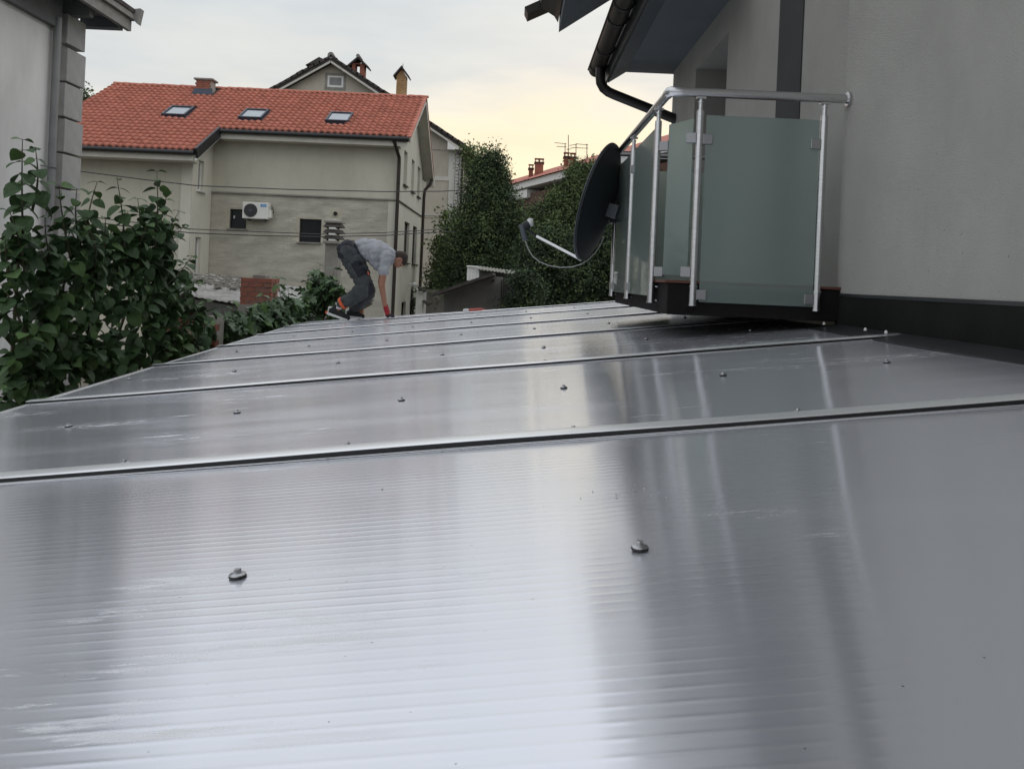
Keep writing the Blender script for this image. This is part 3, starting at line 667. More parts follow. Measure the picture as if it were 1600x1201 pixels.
# roof planes
EZ = 7.41; SLP = (9.46 - EZ) / (YR - 24.5)
def roofz(Y): return 9.46 - (YR - Y) * SLP
def roofzb(Y): return 9.46 - (Y - YR) * .63
XVL, XVR, XV = -14.3, -3.33, -9.18
mb = MB()
mb.prism([(XVL, 22.8, roofz(22.8) - .03), (XV, 22.8, roofz(22.8) - .03), (XV, 24.5, roofz(24.5) - .03), (XVR, 24.5, roofz(24.5) - .03), (XVR, YR, 9.43), (XVL, YR, 9.43)], (0, 0, -.10)); 
mb.prism([(XVL, YR, 9.43), (XVR, YR, 9.43), (XVR, 31.95, roofzb(31.95)), (XVL, 31.95, roofzb(31.95))], (0, 0, -.10)); mb.build('roof_deck', M['tiledark'], hs)
# tiles: wavy pan tiles, real pieces; nearest rows are single objects
def tile_mesh():
    mb = MB(); n = 6; Wt, Lt = .205, .30; up = []; sl = SLP; L1 = Lt
    prof = lambda f: .018 * math.sin(f * 2 * math.pi - .6) 
    vs = []
    for (yy, lift) in ((0, .062), (L1, .0)):
        for i in range(n + 1):
            f = i / n; vs.append((f * Wt, yy + (.016 * math.sin(f * 6.28 + 2.6) if yy == 0 else 0), yy * sl + lift + prof(f)))
    for i in range(n + 1):
        f = i / n; vs.append((f * Wt, .035, prof(f) + .020 - .01))
    m = n + 1
    fs = [(i, i + 1, m + i + 1, m + i) for i in range(n)] + [(2 * m + i, 2 * m + i + 1, i + 1, i) for i in range(n)]
    mb.add(vs, fs); return mb
tm = tile_mesh(); tme = tm.mesh('roof_tile', M['tile'], smooth=False); tme.shade_smooth()
tme_list = [tme]
for q in range(3):
    mq = tme.copy(); mm = M['tile'].copy(); mm.name = 'red clay roof tile'
    for e, fct in zip(mm.node_tree.nodes['Color Ramp'].color_ramp.elements if 'Color Ramp' in mm.node_tree.nodes else [], (1, 1)):
        k_ = (.92, 1.05, .97)[q]; e.color = (min(1, e.color[0] * k_), e.color[1] * k_, e.color[2] * k_, 1)
    mq.materials[0] = mm; tme_list.append(mq)
spots = []; RY = .245
row = 0; Y = 22.80
tx0, tw = XVL, .2
skyl = []
for (pa, pb, ya, yb, Yc) in ((254, 303, 169, 184, 27.2), (377, 416, 174, 188, 27.0), (511, 550, 179, 193, 26.9)):
    # solve the roof plane for the centre of each skylight
    cpx, cpy = (pa + pb) / 2, (ya + yb) / 2
    lo, hi = 23, 28.2
    for _ in range(40):
        mid = (lo + hi) / 2; p = at(cpx, cpy, mid)
        if p.z > roofz(mid): lo = mid
        else: hi = mid
    p = at(cpx, cpy, lo); skyl.append((p.x, p.y))
chx = -10.9; chy = 27.75
while Y < YR - .05:
    x = XVL
    while x < XVR - .1:
        ok = Y >= 24.45 or x < XV - .06
        if ok and not any(abs(x + .1 - sx) < .36 and -.45 < Y + .12 - sy < .45 for sx, sy in skyl) and not (abs(x + .1 - chx) < .40 and abs(Y - chy) < .35):
            spots.append((x, Y, roofz(Y)))
        x += .2
    Y += RY; row += 1
spots.sort(key=lambda s: s[1])
vis = [s for s in spots if s[0] > -13.9]; rest = [s for s in spots if s[0] <= -13.9]
single, rest = vis[:290], rest + vis[290:]
rt_ = random.Random(9)
for s in single:
    o = inst('roof_tile', rt_.choice(tme_list), hs, (s[0], s[1] + rt_.uniform(-.01, .01), s[2] + rt_.uniform(-.004, .006)))
mb = MB(); mats = [m.materials[0] for m in tme_list]
for s in rest:
    mb.cur = rt_.randrange(4); d = Vector((s[0], s[1] + rt_.uniform(-.01, .01), s[2] + rt_.uniform(-.004, .006))); mb.add([v + d for v in tm.v], tm.f)
o = mb.build('roof_tiles', mats, hs, kind='stuff'); o.data.shade_smooth()
# ridge tiles
rm = MB(); n = 8; vs = []
for yy, rr in ((0, .105), (.36, .085)):
    for i in range(n + 1):
        a = math.pi * i / n; vs.append((yy, -rr * math.cos(a), rr * .8 * math.sin(a)))
m = n + 1; rm.add(vs, [(i, i + 1, m + i + 1, m + i) for i in range(n)] + [tuple(range(m))]); rme = rm.mesh('ridge_tile', M['tile'], smooth=True)
x = XVL
while x < XVR - .2:
    inst('ridge_tile', rme, hs, (x, YR, 9.45 + rt_.uniform(-.006, .006))); x += .335
# eaves: fascia boards, gutters
def gutter_run(a, b, r=.07):
    a, b = Vector(a), Vector(b); mb = MB(); mb.tube([a, b], r, 10); return mb.build('gutter', M['black'], hs, smooth=True)
z24 = roofz(24.5); z22 = roofz(22.8)
gutter_run((XV + .05, 24.42, z24 - .085), (XVR, 24.42, z24 - .085)); gutter_run((XVL, 22.72, z22 - .085), (XV, 22.72, z22 - .085))
MB().box((XV + .05, 24.5, z24 - .30), (XVR - .05, 24.53, z24 - .13)).build('fascia_board', M['trimw'], hs)
MB().box((XV + .05, 24.531, z24 - .30), (XVR - .3, YF - .001, z24 - .28)).build('soffit', M['trimw'], hs)
MB().box((XVL, 22.8, z22 - .30), (XV - .05, 22.83, z22 - .13)).build('fascia_board', M['trimw'], hs)
MB().box((XVL, 22.831, z22 - .30), (XV - .12, YW - .035, z22 - .28)).build('soffit', M['trimw'], hs)
# raking verge between the wing eave and the main eave
p, q = Vector((XV, 22.75, z22)), Vector((XV, 24.5, z24)); d = (q - p).normalized(); nn = Vector((1, 0, 0)).cross(d)
MB().obox((p + q) / 2 + Vector((.05, 0, -.09)), d, (1, 0, 0), nn, ((q - p).length / 2, .035, .15)).build('verge_board', M['black'], hs)
MB().obox((p + q) / 2 + Vector((.03, 0, -.285)), d, (1, 0, 0), nn, ((q - p).length / 2, .02, .022)).build('verge_trim', M['white'], hs)
# right verge
for (ya, za, yb_, zb_, nm) in ((24.45, roofz(24.45), YR, 9.46, 'verge_board'), (YR, 9.46, 31.95, roofzb(31.95) + .03, 'verge_board')):
    p, q = Vector((XVR + .02, ya, za)), Vector((XVR + .02, yb_, zb_)); d = (q - p).normalized(); nn = Vector((1, 0, 0)).cross(d)
    if nn.z < 0: nn = -nn
    MB().obox((p + q) / 2 - nn * .10, d, (1, 0, 0), nn, ((q - p).length / 2, .02, .085)).build(nm, M['trimw'], hs)
    MB().obox((p + q) / 2 - nn * .01 + Vector((-.03, 0, .02)), d, (1, 0, 0), nn, ((q - p).length / 2, .07, .022)).build('verge_tile', M['tile'], hs)
MB().box((XVR - .25, 31.85, roofzb(31.95) - .38), (XVR + .06, 32.05, roofzb(31.95) - .02)).build('eaves_box', M['trimw'], hs)
# downpipes
MB().tube([(XR - .1, 24.45, z24 - .12), (XR - .02, 24.55, z24 - .35), (XR + .03, 24.9, z24 - .60), (XR + .03, 24.93, z24 - .8), (XR + .03, 24.93, 0)], .055, 12).build('downpipe', M['brown'], hs, smooth=True)
MB().tube([(XR + .34, 31.8, 7.0), (XR + .30, 31.75, 6.82), (XR + .10, 31.65, 6.55), (XR + .08, 31.65, 6.3), (XR + .08, 31.65, 0)], .06, 12).build('downpipe', M['brown'], hs, smooth=True)
MB().tube([(XR + .05, 29.35, 2.7), (XR + .05, 29.35, 2.0)], .03, 8).build('wall_pipe', M['brown'], hs)
lp = MB(); lp.tube([(XR, 28.6, 2.85), (XR + .15, 28.6, 2.85)], .03, 8); lp.tube([(XR + .15, 28.6, 2.85), (XR + .20, 28.6, 2.85), (XR + .30, 28.6, 2.85)], [.05, .10, .05], 10); lp.build('wall_lamp', M['white'], hs, smooth=True)
# skylights
sdv = Vector((0, 1, SLP)).normalized(); snv = Vector((0, -SLP, 1)).normalized()
for (x_, y_) in skyl:
    c = Vector((x_, y_, roofz(y_) + .055)); f = MB(); hw, hl, t = .37, .44, .055
    for s in (-1, 1):
        f.obox(c + Vector((1, 0, 0)) * s * (hw - t / 2), (1, 0, 0), sdv, snv, (t / 2, hl, .05)); f.obox(c + sdv * s * (hl - t / 2), (1, 0, 0), sdv, snv, (hw - t - .002, t / 2, .049))
    f.obox(c - snv * .045, (1, 0, 0), sdv, snv, (hw + .05, hl + .06, .012))
    fr = f.build('skylight', M['frameg'], hs, bevel=.004)
    g_ = MB(); g_.obox(c + snv * .012, (1, 0, 0), sdv, snv, (hw - t - .003, hl - t - .003, .006)); g_.build('pane', M['glasss'], fr)
# brick chimney on the red roof
ch = MB(); cx, cy = chx, chy; ch.box((cx - .26, cy - .2, roofz(cy) - .1), (cx + .26, cy + .2, 9.58)); ck = ch.build('chimney', M['mort'], hs)
bm_ = MB(); bm_.box((-.118, -.05, -.03), (.118, .05, .03)); bme = bm_.mesh('brick', M['redbrick'])
for r in range(5):
    for x_ in (-.18, .065) if r % 2 else (-.13, .125):
        inst('brick', bme, ck, (cx + x_ + .01, cy - .17, 9.52 - r * .07)); 
MB().box((cx - .33, cy - .27, 9.58), (cx + .33, cy + .27, 9.64)).build('cap', M['conc'], ck, bevel=.01)
MB().prism([(cx - .36, cy - .32, roofz(cy - .32) + .03), (cx + .36, cy - .32, roofz(cy - .32) + .03), (cx + .30, cy - .21, 9.30), (cx - .30, cy - .21, 9.30)], (0, .02, 0)).build('lead_apron', M['frameg'], ck)
for (ya, za, yb_, zb_) in ((24.5, roofz(24.5), YR, 9.46), (YR, 9.46, 31.95, roofzb(31.95))):
    MB().prism([(XR + .003, ya, za - .145), (XVR - .002, ya, za - .145), (XVR - .002, yb_, zb_ - .145), (XR + .003, yb_, zb_ - .145)], (0, 0, -.02)).build('gable_soffit', M['trimw'], hs)
# air conditioner
ac = thing('air_conditioner', (-7.99, 24.8, 4.70), 'white outdoor air conditioner unit with dark fan on the beige house wall', 'air conditioner')
MB().box((-8.40, 24.66, 4.71), (-7.60, 24.94, 5.22)).build('casing', M['acw'], ac, bevel=.015)
mb = MB(); mb.tube([(-8.14, 24.655, 4.965), (-8.14, 24.64, 4.965)], .205, 32); fn = mb.build('fan_grille', M['acd'], ac, smooth=False)
mb = MB()
for rr in (.06, .10, .14, .18): mb.tube([(-8.14 + rr * math.cos(a * math.pi / 16), 24.636, 4.965 + rr * math.sin(a * math.pi / 16)) for a in range(33)], .004, 4, cap=False)
mb.build('grille_rings', M['dishf'], fn)
MB().tube([(-8.14, 24.635, 4.965), (-8.14, 24.625, 4.965)], .045, 16).build('fan_hub', M['lnb'], fn)
bd = MB(); bd.box((-7.84, 24.652, 5.09), (-7.66, 24.658, 5.17)); bd = bd.build('badge', M['blue'], ac)
mb = MB(); c_ = (-7.75, 24.650, 5.13); mb.tube([(c_[0] - .05 + .014 * math.cos(a), 24.650, c_[2] + .014 * math.sin(a)) for a in [i * math.pi / 6 for i in range(13)]], .003, 4, cap=False)
for k in range(4): mb.box((c_[0] - .025 + k * .022, 24.649, c_[2] - .012), (c_[0] - .012 + k * .022, 24.651, c_[2] + .012))
mb.build('badge_mark', M['white'], bd)
MB().box((-7.60, 24.70, 4.76), (-7.53, 24.90, 5.0)).build('valve_cover', M['acw'], ac, bevel=.01)
MB().tube([(-7.57, 24.8, 5.12), (-7.52, 24.82, 5.10), (-7.50, 24.85, 4.98), (-7.53, 24.95, 4.92)], .012, 8).build('pipe', M['wire'], ac, smooth=True)
for x_ in (-8.25, -7.75): MB().box((x_ - .02, 24.62, 4.66), (x_ + .02, 25.02, 4.705)).build('bracket', M['dishf'], ac)

# ================================================================== rear gabled house
rh = thing('gabled_house', (-9, 40, 0), 'old grey house with a brown tiled gable rising behind the red roof', 'house')
GY = 38.0; AX, AZ, GS = -8.97, 13.25, .61; RXX = -2.62
mb = MB(); facade(mb, (-15.2, GY, 0), (1, 0, 0), (0, -1, 0), RXX + 15.2, 9.2, [(-7.6 + 15.2, -3.25 + 15.2, 7.92, 9.19), (-7.6 + 15.2, -3.2 + 15.2, 6.08, 7.75), (-7.6 + 15.2, -3.15 + 15.2, 2.6, 5.98)], .05)
mb.build('wall', M['rear2'], rh)
pn = M['rear']
for (z0, z1, x1) in ((7.925, 9.19, -3.255), (6.085, 7.745, -3.205), (2.605, 5.975, -3.155)):
    MB().box((-7.59, GY + .045, z0), (x1, GY + .1, z1)).build('panel', pn, rh)
ap = (AX, GY, AZ - .22)
mb = MB(); hx = (-9.17, -8.41); hz = (11.93, 12.48)
# gable triangle with window hole made of strips
def gx_(z): return (AZ - .22 - z) / GS
zs = [9.2, hz[0], hz[1], AZ - .22]
for (z0, z1) in ((zs[0], zs[1]), (zs[2], zs[3])):
    mb.add([(AX - gx_(z0), GY, z0), (AX + gx_(z0), GY, z0), (AX + gx_(z1), GY, z1), (AX - gx_(z1), GY, z1)], [(0, 1, 2, 3)])
mb.add([(AX - gx_(zs[1]), GY, zs[1]), (hx[0], GY, zs[1]), (hx[0], GY, zs[2]), (AX - gx_(zs[2]), GY, zs[2])], [(0, 1, 2, 3)])
mb.add([(hx[1], GY, zs[1]), (AX + gx_(zs[1]), GY, zs[1]), (AX + gx_(zs[2]), GY, zs[2]), (hx[1], GY, zs[2])], [(0, 1, 2, 3)])
q = [(hx[0], GY, hz[0]), (hx[1], GY, hz[0]), (hx[1], GY, hz[1]), (hx[0], GY, hz[1])]
mb.add(q + [(x, GY + .12, z) for x, _, z in q], [(0, 4, 5, 1), (1, 5, 6, 2), (2, 6, 7, 3), (3, 7, 4, 0)])
mb.build('gable_wall', M['rear'], rh)
sr = MB()
for (a, b) in (((-9.29, 11.80), (-8.29, 11.925)), ((-9.29, 12.485), (-8.29, 12.60)), ((-9.29, 11.926), (-9.175, 12.484)), ((-8.405, 11.926), (-8.29, 12.484))): sr.box((a[0], GY - .015, a[1]), (b[0], GY + .01, b[1]))
sr.build('window_surround', M['conc'], rh)
window(rh, (0, GY, 0), (1, 0, 0), (0, -1, 0), (hx[0], hx[1], hz[0], hz[1]), .04, M['white'], M['glassw'], False, bars=0, t=.09)
mb = MB(); facade(mb, (RXX, GY, 0), (0, 1, 0), (1, 0, 0), 6.5, 9.1, [(2.2, 3.2, 6.6, 7.5)], .1); mb.build('wall', M['rear'], rh)
window(rh, (RXX, GY, 0), (0, 1, 0), (1, 0, 0), (2.2, 3.2, 6.6, 7.5), .08, M['white'], M['glassd'], False, bars=1)
# roof slabs + verge tiles
for s in (-1, 1):
    x1 = AX + s * 6.72; z1 = AZ - 6.72 * GS
    mb = MB(); mb.prism([(AX, GY - .35, AZ), (x1, GY - .35, z1), (x1, GY - .35, z1 - .14), (AX, GY - .35, AZ - .16)], (0, 7.2, 0)); mb.build('roof', M['tiledark'], rh)
    p, q = Vector((AX, GY - .36, AZ - .21)), Vector((x1, GY - .36, z1 - .20)); d = (q - p).normalized(); nn = Vector((0, 1, 0)).cross(d)
    MB().obox((p + q) / 2, d, (0, 1, 0), nn, ((q - p).length / 2, .02, .045)).build('verge_trim', M['trimw'], rh)
    vm = MB(); L_ = (q - p).length; k = 0
    while k * .30 < L_ - .1:
        c = p + d * (k * .30 + .15) + Vector((0, 0, .27 + rt_.uniform(-.015, .02))); vm.obox(c + Vector((0, .25, 0)), d, (0, 1, 0), nn, (.18, .30, .045 + rt_.uniform(0, .02))); k += 1
    vm.build('verge_tiles', M['tiledark'], rh, kind='stuff')
rg = MB()
for k in range(7): rg.tube([(AX, GY - .40 + k * .9, AZ + .08), (AX, GY + .45 + k * .9, AZ + .06)], [.16, .13], 10)
rg.build('ridge_tiles', M['ridge'], rh)
MB().prism([(-3.30, GY - .37, 9.16), (-2.62, GY - .37, 9.16), (-3.30, GY - .37, 9.60)], (0, .36, 0)).build('eaves_box', M['white'], rh)
MB().box((-2.84, GY - .40, 9.02), (-2.50, GY - .02, 9.17)).build('gutter_box', M['brown'], rh)
mb = MB(); mb.tube([(-2.42, GY - .3, 9.10), (-2.32, GY + 6.8, 9.0)], .09, 10); mb.build('gutter', M['brown'], rh, smooth=True)
MB().tube([(-2.55, GY - .12, 9.05), (-2.58, GY - .08, 8.7), (-2.58, GY - .08, 0)], .05, 10).build('downpipe', M['brown'], rh, smooth=True)
# column of pierced vent blocks
vbm = MB(); vbm.box((-.075, -.03, -.085), (.075, .03, -.055)); vbm.box((-.075, -.03, -.054), (-.045, .03, .054)); vbm.box((.045, -.03, -.054), (.075, .03, .054)); vbm.box((-.044, .0, -.054), (.044, .03, .054))
vbme = vbm.mesh('vent_block', M['rear2'])
MB().box((-2.93, GY - .004, 5.0), (-2.74, GY - .001, 9.0)).build('vent_recess', M['dark'], rh)
for k in range(26): inst('vent_block', vbme, rh, (-2.835, GY - .035, 8.92 - k * .155))
MB().box((-7.6, GY - .02, 6.0), (-3.1, GY + .0, 6.06)).build('string_course', M['conc'], rh)
# chimneys
def brick_stack(par_thing, x0, x1, y0, y1, z0, z1, m, mesh, bw=.25, bh=.075, faces=('f', 'r')):
    core = MB(); core.box((x0 + .012, y0 + .012, z0), (x1 - .012, y1 - .012, z1)); return core.build('core', M['mort'], par_thing)
c1 = thing('chimney', at(497, 108, 39.2), 'small dark mossy chimney behind the left slope of the brown gable', 'chimney')
b_ = at(497, 105, 39.2); MB().box((b_.x - .35, 39.0, b_.z - 1.2), (b_.x + .35, 39.6, b_.z + .0)).build('stack', M['redbrick'], c1)
MB().prism([(b_.x - .55, 38.9, b_.z), (b_.x + .5, 38.9, b_.z + .25), (b_.x + .1, 38.9, b_.z + .42)], (0, .8, 0)).build('cap', M['tiledark'], c1)
c2 = thing('chimney', at(561, 116, 39.0), 'dark chimney with gabled cap on the right slope of the brown gable', 'chimney')
b_ = at(561, 104, 39.0)
mb = MB(); mb.box((b_.x - .30, 38.8, b_.z - 1.0), (b_.x + .30, 39.3, b_.z - .40)); mb.box((b_.x - .30, 38.8, b_.z - .40), (b_.x - .14, 39.3, b_.z + .05)); mb.box((b_.x + .08, 38.8, b_.z - .40), (b_.x + .30, 39.3, b_.z + .05)); mb.box((b_.x - .30, 38.8, b_.z + .051), (b_.x + .30, 39.3, b_.z + .10)); mb.build('stack', M['redbrick'], c2)
for s in (-1, 1):
    MB().prism([(b_.x, 38.65, b_.z + .42), (b_.x + s * .52, 38.65, b_.z - .06), (b_.x + s * .50, 38.65, b_.z - .12), (b_.x, 38.65, b_.z + .30)], (0, .8, 0)).build('cap_slab', M['tiledark'], c2)
MB().tube([(b_.x, 38.6, b_.z + .42), (b_.x, 39.5, b_.z + .42)], .09, 8).build('ridge_roll', M['ridge'], c2)
c3 = thing('chimney', at(627, 150, 36), 'slender yellow brick chimney with little tiled cap right of the brown gable', 'chimney')
b0, b1 = at(619.5, 152, 36), at(634.5, 118, 36); xa, xb = b0.x, b0.x + .43; zt = at(627, 120, 36).z
MB().box((xa + .01, 35.81, 8.0), (xb - .01, 36.19, zt)).build('stack', M['mort'], c3)
bm2 = MB(); r = 0; z = 8.02
while z < zt - .06:
    off = 0 if r % 2 else -.07
    for k in range(3):
        x0_, x1_ = max(xa, xa + off + k * .15 + (0 if k else 0)), min(xb, xa + off + k * .15 + .14)
        if x1_ - x0_ > .03: bm2.box((x0_, 35.79, z), (x1_, 35.83, z + .062))
    bm2.box((xb - .02, 35.80, z), (xb + .004, 36.18, z + .062)); z += .075; r += 1
bm2.build('brick_courses', M['yelbrick'], c3, kind='stuff')
cxm = (xa + xb) / 2
for s in (-1, 1): MB().prism([(cxm, 35.65, zt + .42), (cxm + s * .36, 35.65, zt - .04), (cxm + s * .34, 35.65, zt - .10), (cxm, 35.65, zt + .32)], (0, .7, 0)).build('cap_slab', M['tiledark'], c3)
MB().prism([(cxm - .2, 35.8, zt), (cxm + .2, 35.8, zt), (cxm, 35.8, zt + .30)], (0, .38, 0)).build('cap_gable', M['yelbrick'], c3)
MB().tube([(cxm, 36, zt + .38), (cxm + .02, 36, zt + .60)], [.03, .008], 6).build('finial', M['tiledark'], c3)

# ================================================================== far terrace with chimneys and antennas
ft = thing('brick_terrace', (3, 62, 0), 'distant brick building with red tiled roof and white cornice beyond the trees', 'building')
A0 = at(780, 294, 67.7); A1 = at(938, 251, 50); A1.z = A0.z
dA = (A1 - A0); dA.z = 0; LA = dA.length; dA.normalize(); nA = Vector((dA.y, -dA.x, 0))      # towards viewer/right
A0 = A0 - dA * 15; A1 = A0 + dA * (LA + 24)
inw = -nA if nA.y < 0 else nA
if inw.y < 0: inw = -inw
ez = A0.z
def fp(t, d, z): 
    p = A0 + dA * t + inw * d; return Vector((p.x, p.y, z))
LT = (A1 - A0).length
mb = MB(); mb.prism([fp(0, .5, 0), fp(LT, .5, 0), fp(LT, 9, 0), fp(0, 9, 0)], (0, 0, ez - .9)); wl = mb.build('wall', M['darkbrick'], ft)
mb = MB(); mb.prism([fp(-.1, 0, ez - .5), fp(LT, 0, ez - .5), fp(LT, 9.5, ez - .5), fp(-.1, 9.5, ez - .5)], (0, 0, .5)); mb.build('cornice', M['white'], ft)
mb = MB(); mb.prism([fp(-.05, .2, ez - 1.25), fp(21, .2, ez - 1.25), fp(21, 9.3, ez - 1.25), fp(-.05, 9.3, ez - 1.25)], (0, 0, .65)); mb.build('cornice', M['white'], ft)
mb = MB(); rh_ = 2.2
v = [fp(-.2, -.2, ez + .01), fp(LT, -.2, ez + .01), fp(LT, 5, ez + rh_), fp(2.2, 5, ez + rh_), fp(-.2, 10.2, ez + .01), fp(LT, 10.2, ez + .01)]
mb.add(v, [(0, 1, 2, 3), (0, 3, 4), (3, 2, 5, 4)]); mb.build('roof', M['tile'], ft)
for k in range(18):
    t = 1.5 + k * 1.9
    for zz in (ez - 3.2, ez - 6.0):
        c = fp(t, .5, zz) - inw * .02; f = MB(); f.obox(c, dA, inw, (0, 0, 1), (.55, .03, .75)); fr = f.build('window', M['white'], ft); f = MB(); f.obox(c - inw * .02, dA, inw, (0, 0, 1), (.47, .02, .67)); f.build('pane', M['glassd'], fr)
def far_chimney(px0, px1, py0, py1, Y, label, pots=2):
    a, b = at(px0, py1, Y), at(px1, py0, Y); o = thing('chimney', (a.x, Y, a.z), label, 'chimney')
    MB().box((a.x, Y - .3, a.z - .35), (b.x, Y + .6, b.z)).build('stack', M['redbrick'], o)
    MB().box((a.x - .07, Y - .37, b.z), (b.x + .07, Y + .67, b.z + .10)).build('cap', M['tiledark'], o)
    for k in range(pots):
        x = a.x + (b.x - a.x) * (k + .5) / pots
        m_ = MB(); m_.box((x - .17, Y - .1, b.z + .101), (x - .10, Y + .3, b.z + .34)); m_.box((x + .10, Y - .1, b.z + .101), (x + .17, Y + .3, b.z + .34)); m_.box((x - .22, Y - .15, b.z + .341), (x + .22, Y + .35, b.z + .41)); m_.build('chimney_pot', M['redbrick'], o)
far_chimney(826, 833, 265, 275, 66, 'smallest and leftmost red chimney on the distant brick building', 1)
far_chimney(835.5, 849, 256, 268, 65, 'second red chimney from the left on the distant brick building', 2)
far_chimney(881, 888.5, 247, 262, 60, 'tall red chimney directly under the antenna masts', 1)
far_chimney(890, 899.5, 248, 262, 59.5, 'red chimney just right of the antenna masts', 1)
def antenna(px, py0, py1, Y, arms, label):
    a, b = at(px, py1, Y), at(px, py0, Y); o = thing('tv_antenna', a, label, 'antenna', 'roof antennas on the distant building')
    MB().tube([a, b], .028, 6).build('mast', M['wire'], o)
    for (f, x0, x1, up) in arms:
        p = a.lerp(b, f); m_ = MB(); q0, q1 = p + Vector((x0, 0, up * x0)), p + Vector((x1, 0, up * x1)); m_.tube([q0, q1], .02, 5)
        n = 7
        for k in range(n): c = q0.lerp(q1, (k + .5) / n); m_.tube([c + Vector((0, -.2, 0)), c + Vector((0, .2, 0))], .01, 4)
        m_.build('boom', M['wire'], o)
antenna(883, 224, 252, 60, [(.97, -.8, .1, -.06), (.80, -.65, .1, 0)], 'short antenna mast with two booms pointing left')
antenna(888, 211, 252, 60.4, [(.45, -.12, .12, 0)], 'tallest thin antenna mast above the distant red chimneys')
antenna(900, 225, 252, 60, [(.97, -.5, .1, .22), (.80, -.45, .1, .22)], 'antenna mast with upswept booms, third from the left')
antenna(917, 225, 256, 59, [(.95, -.8, .1, -.05), (.78, -.75, .1, 0)], 'rightmost antenna mast with booms reaching left')

# ================================================================== trees
def clump_tree(name, label, blobs, Y, mats, n, size, trunk, cat='tree', seed=1, group=None, drop=.0):
    rnd = random.Random(seed); b0 = trunk[0]
    o = thing(name, b0, label, cat, group)
    MB().tube([Vector(p) for p in trunk], [.22 - .17 * i / (len(trunk) - 1) for i in range(len(trunk))], 8).build('trunk', M['bark'], o, smooth=True)
    centres = []
    for (px, py, rx, ry, wgt) in blobs:
        c = at(px, py, Y); ra, rb_ = rx * Y / 1250, ry * Y / 1250; centres.append((c, ra, min(ra, rb_ * 1.0) * .9, rb_, wgt))
    tot = sum(c[4] for c in centres)
    lim = MB()
    for (c, ra, rd, rb_, wgt) in centres:
        t = Vector(trunk[-1]) if rnd.random() < .5 else Vector(trunk[len(trunk) // 2]); lim.tube([t, (t + c) / 2 + Vector((rnd.uniform(-.1, .1), 0, .1)), c], [.07, .045, .015], 5)
    lim.build('limb', M['bark'], o)
    mb = MB()
    for (c, ra, rd, rb_, wgt) in centres:
        nn_ = int(n * wgt / tot); k = 0
        # clusters near the surface of each clump, leaves inside the cluster
        ncl = max(6, nn_ // 26)
        for q in range(ncl):
            while True:
                v = Vector((rnd.gauss(0, 1), rnd.gauss(0, 1), rnd.gauss(0, 1)))
                if v.length > .1: break
            v.normalize(); r = rnd.uniform(.45, 1.0) + abs(rnd.gauss(0, .20)) if rnd.random() < .8 else rnd.uniform(.1, .5)
            cc = c + Vector((v.x * ra * r, v.y * rd * r, v.z * rb_ * r)); cr = size * rnd.uniform(1.2, 2.6)
            mb.cur = rnd.choices(range(len(mats)), [1.0 / (i + 1) for i in range(len(mats))])[0]
            out = (v + Vector((0, 0, .5))).normalized()
            for l in range(26):
                p = cc + Vector((rnd.gauss(0, cr * .8), rnd.gauss(0, cr * .8), rnd.gauss(0, cr * .75) - drop * abs(rnd.gauss(0, cr))))
                nr_ = (out * .7 + Vector((rnd.gauss(0, .6), rnd.gauss(0, .6), rnd.gauss(0, .6)))).normalized(); t1 = nr_.orthogonal().normalized(); t1.rotate(Quaternion(nr_, rnd.uniform(0, 6.28))); t2 = nr_.cross(t1)
                s = size * rnd.uniform(.35, .75)
                mb.add([p - t1 * s, p + t2 * s * .45 + nr_ * s * .12, p + t1 * s, p - t2 * s * .45 + nr_ * s * .12], [(0, 1, 2), (0, 2, 3)])
    me = mb_fast(mb, mats); c_ = bpy.data.objects.new('crown', me); col.objects.link(c_); c_.parent = o; c_.location = -Vector(o.location)
    return o
def mb_fast(mb, mats):
    me = bpy.data.meshes.new('crown'); me.from_pydata([tuple(v) for v in mb.v], [], mb.f)
    for m in mats: me.materials.append(m)
    me.polygons.foreach_set('material_index', mb.mi); me.update(); return me
def tr_(px, Y, zt): 
    p = at(px, 300, Y); return [(p.x, Y, 0), (p.x + .1, Y, zt * .4), (p.x, Y, zt * .7), (p.x + .05, Y, zt)]
clump_tree('evergreen_tree', 'tall dense dark evergreen tree just right of the houses', [(772, 258, 18, 26, .7), (757, 262, 14, 18, .5), (778, 288, 20, 32, 1.1), (752, 305, 30, 45, 1.6), (788, 335, 26, 46, 1.8), (735, 360, 32, 50, 1.6), (770, 380, 45, 60, 2.4), (715, 400, 26, 40, 1.0), (795, 400, 36, 60, 2), (818, 370, 22, 40, .9), (826, 420, 26, 40, 1), (748, 430, 50, 40, 1.8), (704, 430, 20, 26, .6)], 27,
           [M['leafT'], M['leafT2'], M['leafT3']], 90000, .082, tr_(765, 27, 6.5), seed=2, drop=.5)
clump_tree('broadleaf_tree', 'bushy green broadleaf tree behind the satellite dish', [(906, 275, 15, 22, .6), (912, 305, 28, 30, 1.2), (884, 312, 20, 20, .6), (922, 345, 40, 44, 1.8), (868, 350, 36, 36, 1.5), (842, 345, 14, 20, .4), (935, 290, 20, 34, .8), (868, 318, 10, 12, .2)], 25,
           [M['leafT2'], M['leafT4'], M['leafT3']], 62000, .082, tr_(895, 25, 5.5), seed=3)
clump_tree('dark_tree', 'low shadowy tree filling the gap under the satellite dish', [(850, 400, 40, 40, 1.4), (900, 420, 50, 50, 2), (945, 400, 40, 60, 2), (830, 445, 30, 35, 1), (880, 465, 60, 30, 1.4), (960, 450, 30, 40, 1.0), (1010, 330, 40, 60, 1.2), (1000, 440, 40, 50, 1)], 21,
           [M['leafT3'], M['leafT'], M['leafT2']], 62000, .08, tr_(900, 21, 3.6), seed=4)
